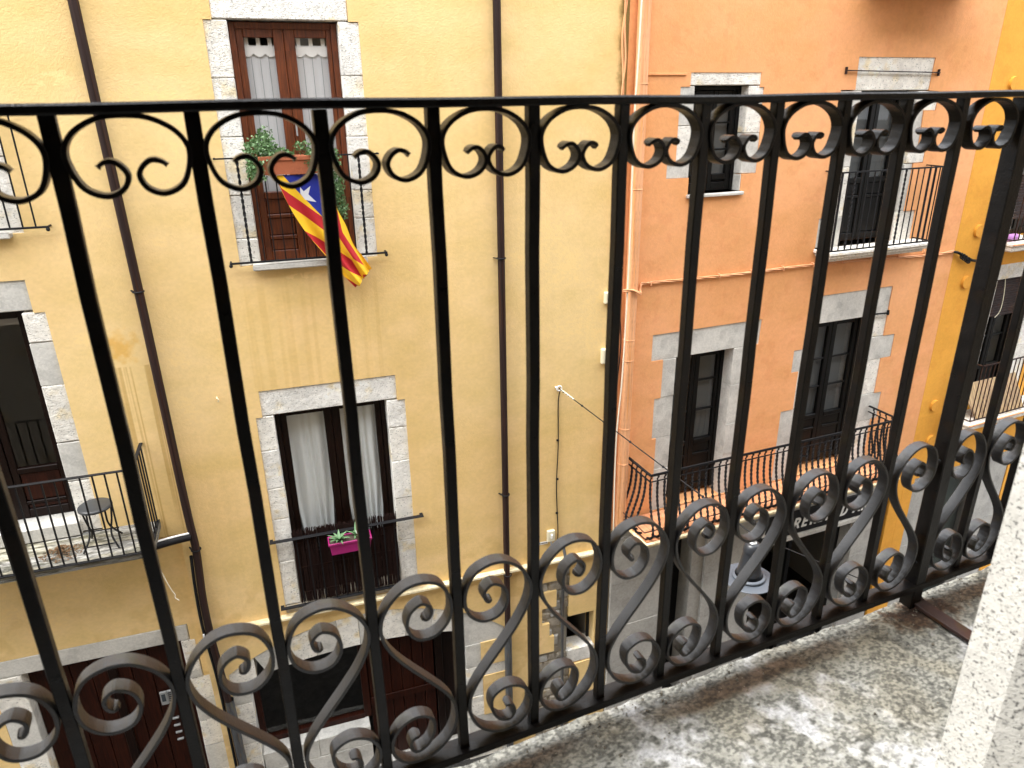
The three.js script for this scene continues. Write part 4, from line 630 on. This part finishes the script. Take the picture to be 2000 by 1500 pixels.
{ // cables in the corner
  const mk = (label, pts, r, mat) => { const T = new Thing(FO, 'corner_cable', label, 'cable', [pts[0][0], -5.4, 0]); T.m('cable', tube(pts, r, 90, 6), mat); };
  mk('pale cable running down against the orange painted corner drainpipe', [[.06, 3, .14], [.05, .6, .14], [.035, -.2, .135], [.05, -1.6, .14], [.03, -3.2, .14], [.0, -4.0, .12], [.02, -5.4, .12]], .009, M.whiteCable);
  mk('orange painted looping cable beside the yellow house edge', [[-.07, 3, .03], [-.05, 1.0, .03], [-.09, .6, .03], [-.06, .2, .03], [-.05, -.5, .035], [-.07, -1.5, .035], [-.05, -1.75, .04]], .012, M.orangePaint);
  mk('second orange painted cable crossing the looping one at the yellow house edge', [[-.03, 3, .03], [-.075, .75, .04], [-.05, .35, .045], [-.075, .05, .04], [-.06, -1.1, .03], [-.02, -2.0, .05], [0, -2.6, .06], [-.02, -3.4, .06], [-.07, -3.9, .04], [-.06, -5.4, .04]], .01, M.orangePaint);
  mk('thin brown cable hanging beside the pale corner cable', [[-.02, -2.2, .05], [.02, -2.7, .09], [-.01, -3.3, .09], [-.03, -4.2, .08], [-.02, -5.4, .08]], .008, M.pipe);
  const T = new Thing(FO, 'wall_cable', 'twisted bundle of orange painted cables clipped across the orange wall', 'cable', [2.8, -2.15, 0]);
  const base = [[-.02, -2.08, .15], [.11, -2.09, .16], [.22, -2.14, .15], [.27, -2.13, .06], [.3, -2.06, .03], [.4, -2.06, .025], [1.6, -2.08, .025], [2.9, -2.075, .025], [4.1, -2.1, .025], [5.2, -2.14, .025], [5.55, -2.12, .03]];
  for (let k = 0; k < 3; k++) { const C = new THREE.CatmullRomCurve3(base.map(V3), false, 'centripetal'), P = C.getSpacedPoints(260).map((q, i) => new THREE.Vector3(q.x, q.y + .011 * Math.cos(i * .22 + k * 2.1), q.z + .011 * Math.sin(i * .22 + k * 2.1))); T.m('strand', new THREE.TubeGeometry(new THREE.CatmullRomCurve3(P), 300, .009, 6), M.orangePaint); }
  for (let u = .42; u < 5.4; u += .5) T.m('clip', tube([[u, -2.05, .002], [u, -2.05, .045], [u + .01, -2.095, .05], [u + .02, -2.1, .01]], .007, 14, 6), M.orangePaint);
  const D = new Thing(FC, 'wall_cable', 'dark knotted cable end leaving the orange house onto the ochre wall', 'cable', [.2, -2.25, 0]); D.m('cable', tube([[-.07, -2.13, .03], [.05, -2.15, .04], [.2, -2.24, .05], [.42, -2.3, .05], [.7, -2.33, .05]], .02, 30, 7), M.black); for (const u of [.12, .17, .24, .28]) { const g = new THREE.TorusKnotGeometry(.028, .01, 40, 6); g.translate(u, -2.2 - (u - .12) * .5, .06); D.m('tie', g, M.black); }
}
{ // boxes on the yellow wall near the edge
  const mk = (label, u0, u1, v0, v1) => { const T = new Thing(FY, 'junction_box', label, 'junction box', [(u0 + u1) / 2, v0, 0]); T.m('case', cbox(u0, u1, v0, v1, .001, .06, .008), M.ivory); T.m('lid', cbox(u0 + .012, u1 - .012, v0 + .015, v1 - .015, .06, .066, .003), M.ivory); T.m('gland', rod([(u0 + u1) / 2, v0 - .03, .03], [(u0 + u1) / 2, v0 + .002, .03], .012), M.metalGrey); };
  mk('small ivory junction box high on the yellow house edge', 3.575, 3.69, -2.25, -2.11); mk('taller ivory junction box below the small one on the yellow house edge', 3.56, 3.74, -3.0, -2.81);
  const T = new Thing(FY, 'switch_box', 'ivory switch box with grey lever on the yellow wall above the band', 'switch', [2.93, -5.41, 0]); T.m('case', cbox(2.875, 2.98, -5.4, -5.235, .001, .05, .008), M.ivory); T.m('lever', cbox(2.915, 2.94, -5.34, -5.28, .05, .075, .004), M.white); T.m('elbow', tube([[2.93, -5.4, .03], [2.935, -5.45, .035], [2.99, -5.47, .035], [3.02, -5.44, .03]], .014, 16, 8), M.metalGrey);
  const L = new Thing(FY, 'notice_strip', 'small white strip notice beside the ivory switch box', 'notice', [2.83, -5.44, 0]); L.m('plate', cbox(2.765, 2.895, -5.445, -5.405, .001, .006, .001), M.white); for (let i = 0; i < 6; i++) L.m('mark', box(2.775 + i * .018, 2.787 + i * .018, -5.433, -5.418, .006, .0068), M.black);
  const C = new Thing(FY, 'conduit', 'grey conduit running down the bare stone strip below the band', 'conduit', [3.125, -8.85, 0]); C.m('tube', tube([[3.1, -5.5, .03], [3.11, -5.66, .1], [3.115, -5.82, .09], [3.12, -6, .02], [3.135, -8.85, .02]], .022, 50, 10), M.greyPipe); C.m('sleeve', rod([3.11, -5.78, .095], [3.108, -5.7, .1], .03, 12), M.black);
  const K = new Thing(FY, 'wall_stub', 'tiny plaster-coloured hook on the yellow wall beside the brown drainpipe', 'hook', [-.79, -2.87, 0]); K.m('hook', tube([[-.79, -2.83, 0], [-.79, -2.83, .03], [-.775, -2.85, .04], [-.785, -2.875, .02]], .008, 12, 6), M.cream);
  const I = new Thing(FO, 'tie_rod', 'long thin iron tie rod across the lintel of the upper black door', 'iron rod', [3.8, .25, 0]); I.m('rod', bar([3.03, .277, .03], [4.585, .254, .03], .012, .006), M.pipe); for (const [u, v] of [[3.03, .277], [4.585, .254]]) I.m('end', bar([u, v + .04, .015], [u, v - .04, .015], .008, .014), M.pipe);
  const J = new Thing(FO, 'tie_rod', 'short iron tie rod in the lintel of the main floor door near the ochre house', 'iron rod', [4.3, -2.93, 0]); J.m('rod', bar([4.1, -2.9, .03], [4.48, -2.915, .03], .012, .008), M.black); J.m('end', bar([4.48, -2.88, .015], [4.48, -2.95, .015], .01, .014), M.black);
}
// ---------------------------------------------------------------- street lamp on its span wire
{
  const A = FY.at(3.016, -3.248, .03), top = new THREE.Vector3(2.035, HC - 3.46, -5.18), e = new THREE.Vector3(3.64, HC - 2.68, -1.98);
  const T = new Thing(FW, 'span_wire', 'dark span wire stretched from the yellow wall hook to the street lamp', 'wire', [top.x, top.y - HC, top.z]);
  const W = (p) => [p.x, p.y - HC, p.z]; T.m('wire', merge([rod(W(A), W(top), .006, 6), rod(W(top), W(e), .004, 6)]), M.black);
  { const d = top.clone().sub(A); const pts = []; for (let i = 0; i <= 20; i++) { const q = A.clone().addScaledVector(d, .015 + .09 * i / 20); pts.push([q.x + .008 * Math.sin(i * 1.6), q.y - HC + .008 * Math.cos(i * 1.6), q.z]); } T.m('tie', tube(pts, .008, 60, 5), M.whiteCable); for (const f of [.03, .16, .3, .45, .62, .8]) { const q = A.clone().addScaledVector(d, f), g = new THREE.SphereGeometry(.014, 8, 6); g.translate(q.x, q.y - HC, q.z); T.m('clip', g, M.black); } }
  const K = new Thing(FY, 'wall_hook', 'white wall hook holding the span wire on the yellow wall', 'hook', [3.016, -3.27, 0]); K.m('eye', merge([(() => { const g = new THREE.TorusGeometry(.03, .01, 8, 18); g.translate(3.016, -3.245, .035); return g; })(), rod([2.98, -3.235, 0], [3.0, -3.24, .04], .012)]), M.white);
  const C = new Thing(FY, 'drop_cable', 'thin black cable dropping from the white hook to the ivory switch box', 'cable', [3.02, -5.45, 0]); C.m('cable', tube([[3.03, -3.27, .03], [3.018, -3.4, .012], [3.022, -4, .012], [3.005, -4.6, .012], [3.02, -5.0, .012], [3.03, -5.3, .02], [3.02, -5.44, .03]], .007, 60, 6), M.black);
  for (const v of [-3.95, -4.5, -5.0]) C.m('clip', cbox(3.0, 3.03, v - .012, v + .012, .001, .022, .003), M.black);
  // lamp: bell and brim
  const L = new Thing(FW, 'street_lamp', 'grey bell-shaped street lamp with a wide flat brim hanging on the span wire', 'lamp', [top.x, top.y - HC - .5, top.z]);
  const lathe = (pr) => { const g = new THREE.LatheGeometry(pr.map((q) => new THREE.Vector2(...q)), 48); g.translate(top.x, top.y - HC, top.z); return g; };
  L.m('bell', lathe([[0, -.075], [.035, -.075], [.06, -.085], [.072, -.11], [.076, -.14], [.078, -.16], [.074, -.163], [.08, -.22], [.088, -.29], [.1, -.36], [.118, -.4], [.0, -.4]]), M.lampDark);
  L.m('collar', lathe([[.118, -.395], [.138, -.4], [.142, -.412], [.135, -.424], [.11, -.428]]), M.lamp);
  L.m('brim', lathe([[.1, -.425], [.16, -.428], [.215, -.434], [.222, -.44], [.215, -.446], [.1, -.445]]), M.lamp);
  L.m('diffuser', lathe([[0, -.52], [.05, -.51], [.09, -.47], [.1, -.44]]), M.white); L.m('hanger', merge([lathe([[0, .01], [.016, .008], [.02, -.01], [.012, -.03], [.014, -.06], [.034, -.068], [.036, -.078], [0, -.08]])]), M.metalGrey);
}

// ---------------------------------------------------------------- our side: house, slab and the big railing
{
  const T = new Thing(FR, 'near_house', 'pale plastered house wall with a white granite door jamb beside the near balcony', 'house', [0, -HC, .42]);
  const w0 = .42, w1 = .72, uj = .73, Z = (g) => g;
  const NT = 4.6, pane = wall([[-14, NT], [14, NT], [14, -HC], [-14, -HC]], [[[-.78, 1.55], [uj + .02, 1.55], [uj + .02, -1.06], [-.78, -1.06]]], w1 - w0, w1); T.m('wall', pane, M.ownWall);
  // jamb: outer face, short reveal and splay behind it
  const js = new THREE.Shape([[uj, w0 - .004], [uj + .34, w0 - .004], [uj + .34, w1 + .03], [uj + .2, w1 + .03], [uj + .004, w0 + .038]].map((p) => new THREE.Vector2(p[0], -p[1]))); const jamb = (name, v0, v1, o) => { const g = new THREE.ExtrudeGeometry(js, { depth: v1 - v0, bevelEnabled: true, bevelSize: .004, bevelThickness: .004, bevelSegments: 1, curveSegments: 1 }); g.rotateX(-Math.PI / 2); g.translate(o, v0, 0); const p = g.attributes.position; for (let i = 0; i < p.count; i++) { const n = fbm(p.getY(i) * 9 + 40, p.getX(i) * 30 + 40, 256, 3) - .5; p.setX(i, p.getX(i) + n * .006); } T.m(name, cubeUV(g), M.granite); };
  // roughened jamb face in courses
  for (const [a, b, o] of [[-1.2, -.3, 0], [-.299, .1, .0015], [.108, .8, -.001], [.808, 1.55, .001]]) jamb('jamb_stone', a, b, o);
  T.m('jamb_stone', cbox(-1.0, -.78, -1.2, 1.55, w0 - .004, w1, .006), M.granite); T.m('lintel', cbox(-1.0, uj + .34, 1.55, 1.85, w0 - .004, w1, .01), M.granite);
  // room behind the camera
  T.m('room_wall', box(-14, 14, -HC, NT, 5, 5.2), M.room); T.m('room_floor', box(-3, 3, -1.26, -1.06, w1, 5), M.room); T.m('room_ceiling', box(-3, 3, 1.9, 2.05, w1, 5), M.room); T.m('room_wall', box(-3, -2.9, -1.06, 1.9, w1, 5), M.room); T.m('room_wall', box(2.9, 3, -1.06, 1.9, w1, 5), M.room); T.m('roof', box(-14, 14, NT, NT + .2, .35, 5.2), M.terracotta);
  const S = new Thing(FR, 'near_balcony', 'weathered lichen-speckled stone balcony slab under the big scrolled railing', 'balcony', [.4, -1.15, .2]);
  const g = new THREE.BoxGeometry(4.6, .14, .756, 460, 4, 90), p = g.attributes.position;
  for (let i = 0; i < p.count; i++) {
    const x = p.getX(i), y = p.getY(i), z = p.getZ(i), n = fbm(x * 22 + 90, z * 22 + 90, 256, 4) - .5, m = fbm(x * 5 + 40, z * 5 + 40, 256, 3) - .5, f = fbm(x * 90 + 3, z * 90 + 3, 256, 2) - .5, ed = sm(-.33, -.37, z);
    p.setXYZ(i, x, y + (y > .05 ? n * .008 + m * .005 + f * .004 - ed * (.004 + .012 * (fbm(x * 14 + 7, 3, 256, 3) - .3)) : 0), z + (z < -.36 ? (fbm(x * 12 + 60, y * 40 + 60, 256, 3) - .5) * .012 : 0));
  }
  g.translate(.7, -1.07, .353); g.computeVertexNormals(); const q = g.attributes.position, uv = g.attributes.uv; for (let i = 0; i < q.count; i++) uv.setXY(i, q.getX(i), q.getZ(i) + Math.min(0, q.getY(i) + 1.02)); S.m('slab', g, M.slab);
  // bits of grit and lichen crumbs along the edge
  const r = rng(77), L = []; for (let i = 0; i < 900; i++) { const e = r() < .6, gz = e ? -.018 + r() ** 2 * .08 : r() * .4, s = .0012 + r() * r() * .0045, c = new THREE.TetrahedronGeometry(s, 0); c.rotateX(r() * 6); c.rotateY(r() * 6); c.translate(-.3 + r() * 2.6, -1.0 + s * .4 + (e ? -.002 : 0), gz); L.push(c); }
  const o = S.m('grit', merge(L), M.mortar); o.userData.kind = 'stuff';
  const D = new Thing(FR, 'dead_leaf', 'brown dead leaf lying on the near balcony slab beyond the post', 'leaf', [1.62, -.99, .06]); const lg = new THREE.CircleGeometry(.035, 9); lg.scale(1, .6, 1); { const a = lg.attributes.position; for (let i = 0; i < a.count; i++) a.setZ(i, .012 * Math.sin(a.getX(i) * 70) + .006 * Math.cos(a.getY(i) * 90)); } lg.rotateX(-1.45); lg.rotateY(.5); lg.translate(1.62, -.982, .06); lg.computeVertexNormals(); D.m('blade', lg, M.dryLeaf); D.m('stalk', tube([[1.585, -.985, .07], [1.57, -.984, .08], [1.55, -.987, .085]], .0012, 8, 5), M.dryLeaf);
}
{
  const T = new Thing(FR, 'balcony_railing', 'large dark wrought iron balcony railing with scrolls standing on the near slab', 'railing', [.4, -1.0, 0]);
  const s = .1207, uN = (n) => -.1075 + n * s, L0 = -.75, L1 = 2.5, r = rng(12);
  { const P = []; for (let u = L0; u <= L1; u += .03) P.push([u, -.0018 + .0006 * Math.sin(u * 7) + .0005 * Math.sin(u * 17), 0]); T.m('top_rail', sweep(P, rect(.0052, .016, .0022), [0, 0, 1]), M.iron); }
  T.m('bottom_rail', sweep([[L0, -.9425, 0], [L1, -.9425, 0]], rect(.0075, .017, .0015), [0, 0, 1]), M.iron);
  const barG = sweep(Array.from({ length: 12 }, (_, i) => [.0006 * Math.sin(i * 2.1), -.0066 - i * (.9285 / 11), 0]), rect(.0072, .0072, .0011), [0, 0, 1], 0, .5);
  const us = []; for (let n = -4; n <= 10; n++) us.push(uN(n)); const post = 1.2475; const after = []; for (let k = 0; k < 9; k++) after.push(1.366 + k * s);
  us.concat(after).forEach((u, i) => { const b = T.at('bar', barG, M.iron, [u, 0, 0]); b.rotation.y = i % 2 ? Math.PI : 0; });
  const half = [[.0225, -.0545], [.0185, -.0505], [.0115, -.049], [.0045, -.0545], [.0016, -.063], [.008, -.0745], [.0245, -.0805], [.042, -.073], [.0508, -.055], [.0522, -.038], [.0435, -.0235], [.0225, -.0115], [0, -.0088]];
  const scr = [[.3075, -.6712], [.3018, -.6722], [.2962, -.6665], [.2948, -.654], [.3074, -.6433], [.3251, -.6538], [.3304, -.6784], [.3174, -.6999], [.2923, -.703], [.2707, -.6841], [.2654, -.6523], [.2796, -.6199], [.3061, -.6084], [.3304, -.612], [.355, -.633], [.3676, -.6621], [.3639, -.692], [.3495, -.7214], [.3279, -.7513], [.2991, -.7868], [.2772, -.817], [.2671, -.841], [.2681, -.8758], [.2861, -.9071], [.3174, -.924], [.3474, -.919], [.3652, -.8965], [.3653, -.8698], [.3506, -.8479], [.3263, -.8396], [.3045, -.8507], [.3015, -.8726], [.313, -.8981], [.3301, -.9055], [.3388, -.896], [.3372, -.883], [.3305, -.8775], [.3245, -.8795]].map(([a, b]) => [a - .3155, b]);
  const strip = (pts, n, tl) => sweep(spline(pts, n), rect(.0024, .0105, .0008), [0, 0, 1], 0, .6, (t) => { const e = Math.min(t, 1 - t) / tl; return e >= 1 ? null : [.75 + .25 * e + .5 * Math.exp(-30 * e), .42 + .58 * Math.sqrt(Math.max(.0, e * (2 - e)))]; });
  const topPts = (o) => { const R = half.map(([x, y], i) => [i < 6 ? x + o * (1 - i / 7) : x, y, 0]), L = half.slice(0, -1).map(([x, y], i) => [-(i < 6 ? x + o * .7 * (1 - i / 7) : x), y, 0]); return [...L, ...R.reverse()]; };
  const tops = [0, .004, .009, .002].map((o) => strip(topPts(o), 120, .07)), botA = strip(scr.map(([x, y]) => [x, y, 0]), 190, .045), botB = strip(scr.map(([x, y]) => [-x * .99, y, 0]), 190, .045);
  const gaps = []; for (let n = -4; n < 10; n++) gaps.push([n, (uN(n) + uN(n + 1)) / 2, 1]); gaps.push([10, (uN(10) + post - .008) / 2, 1]); gaps.push([11, (post + .012 + after[0]) / 2, .9]); for (let k = 0; k < 8; k++) gaps.push([12 + k, (after[k] + after[k + 1]) / 2, 1]);
  for (const [n, c, k] of gaps) { const o = n <= 2 && n >= 0 ? 2 : n === 3 ? 0 : n === 4 ? 3 : Math.abs(n) % 2 ? 0 : 1; const a = T.at('top_scroll', tops[o], M.iron, [c, 0, 0]), b = T.at('bottom_scroll', n & 1 ? botA : botB, M.ironScroll, [c, 0, 0]); a.scale.x = b.scale.x = k; }
  // post with a foot and a flat strap running back over the slab
  T.m('post', sweep([[post, -.0065, 0], [post, -.995, 0]], rect(.0145, .0145, .002), [0, 0, 1]), M.iron);
  T.m('floor_strap', sweep([[post + .008, -.975, .0], [post + .01, -.986, .012], [post + .012, -.989, .04], [post + .02, -.989, .45]], rect(.0042, .015, .001), [1, 0, 0]), M.pipe);
  for (const v of [-.65, -.88]) for (const d of [-.017, .017]) T.at('rivet', new THREE.SphereGeometry(.0035, 8, 6), M.black, [post + d * 1.3, v, .008]);
}

scene.traverse((o) => { if (o.isMesh) { o.castShadow = true; o.receiveShadow = true; } });
renderer.render(scene, camera);
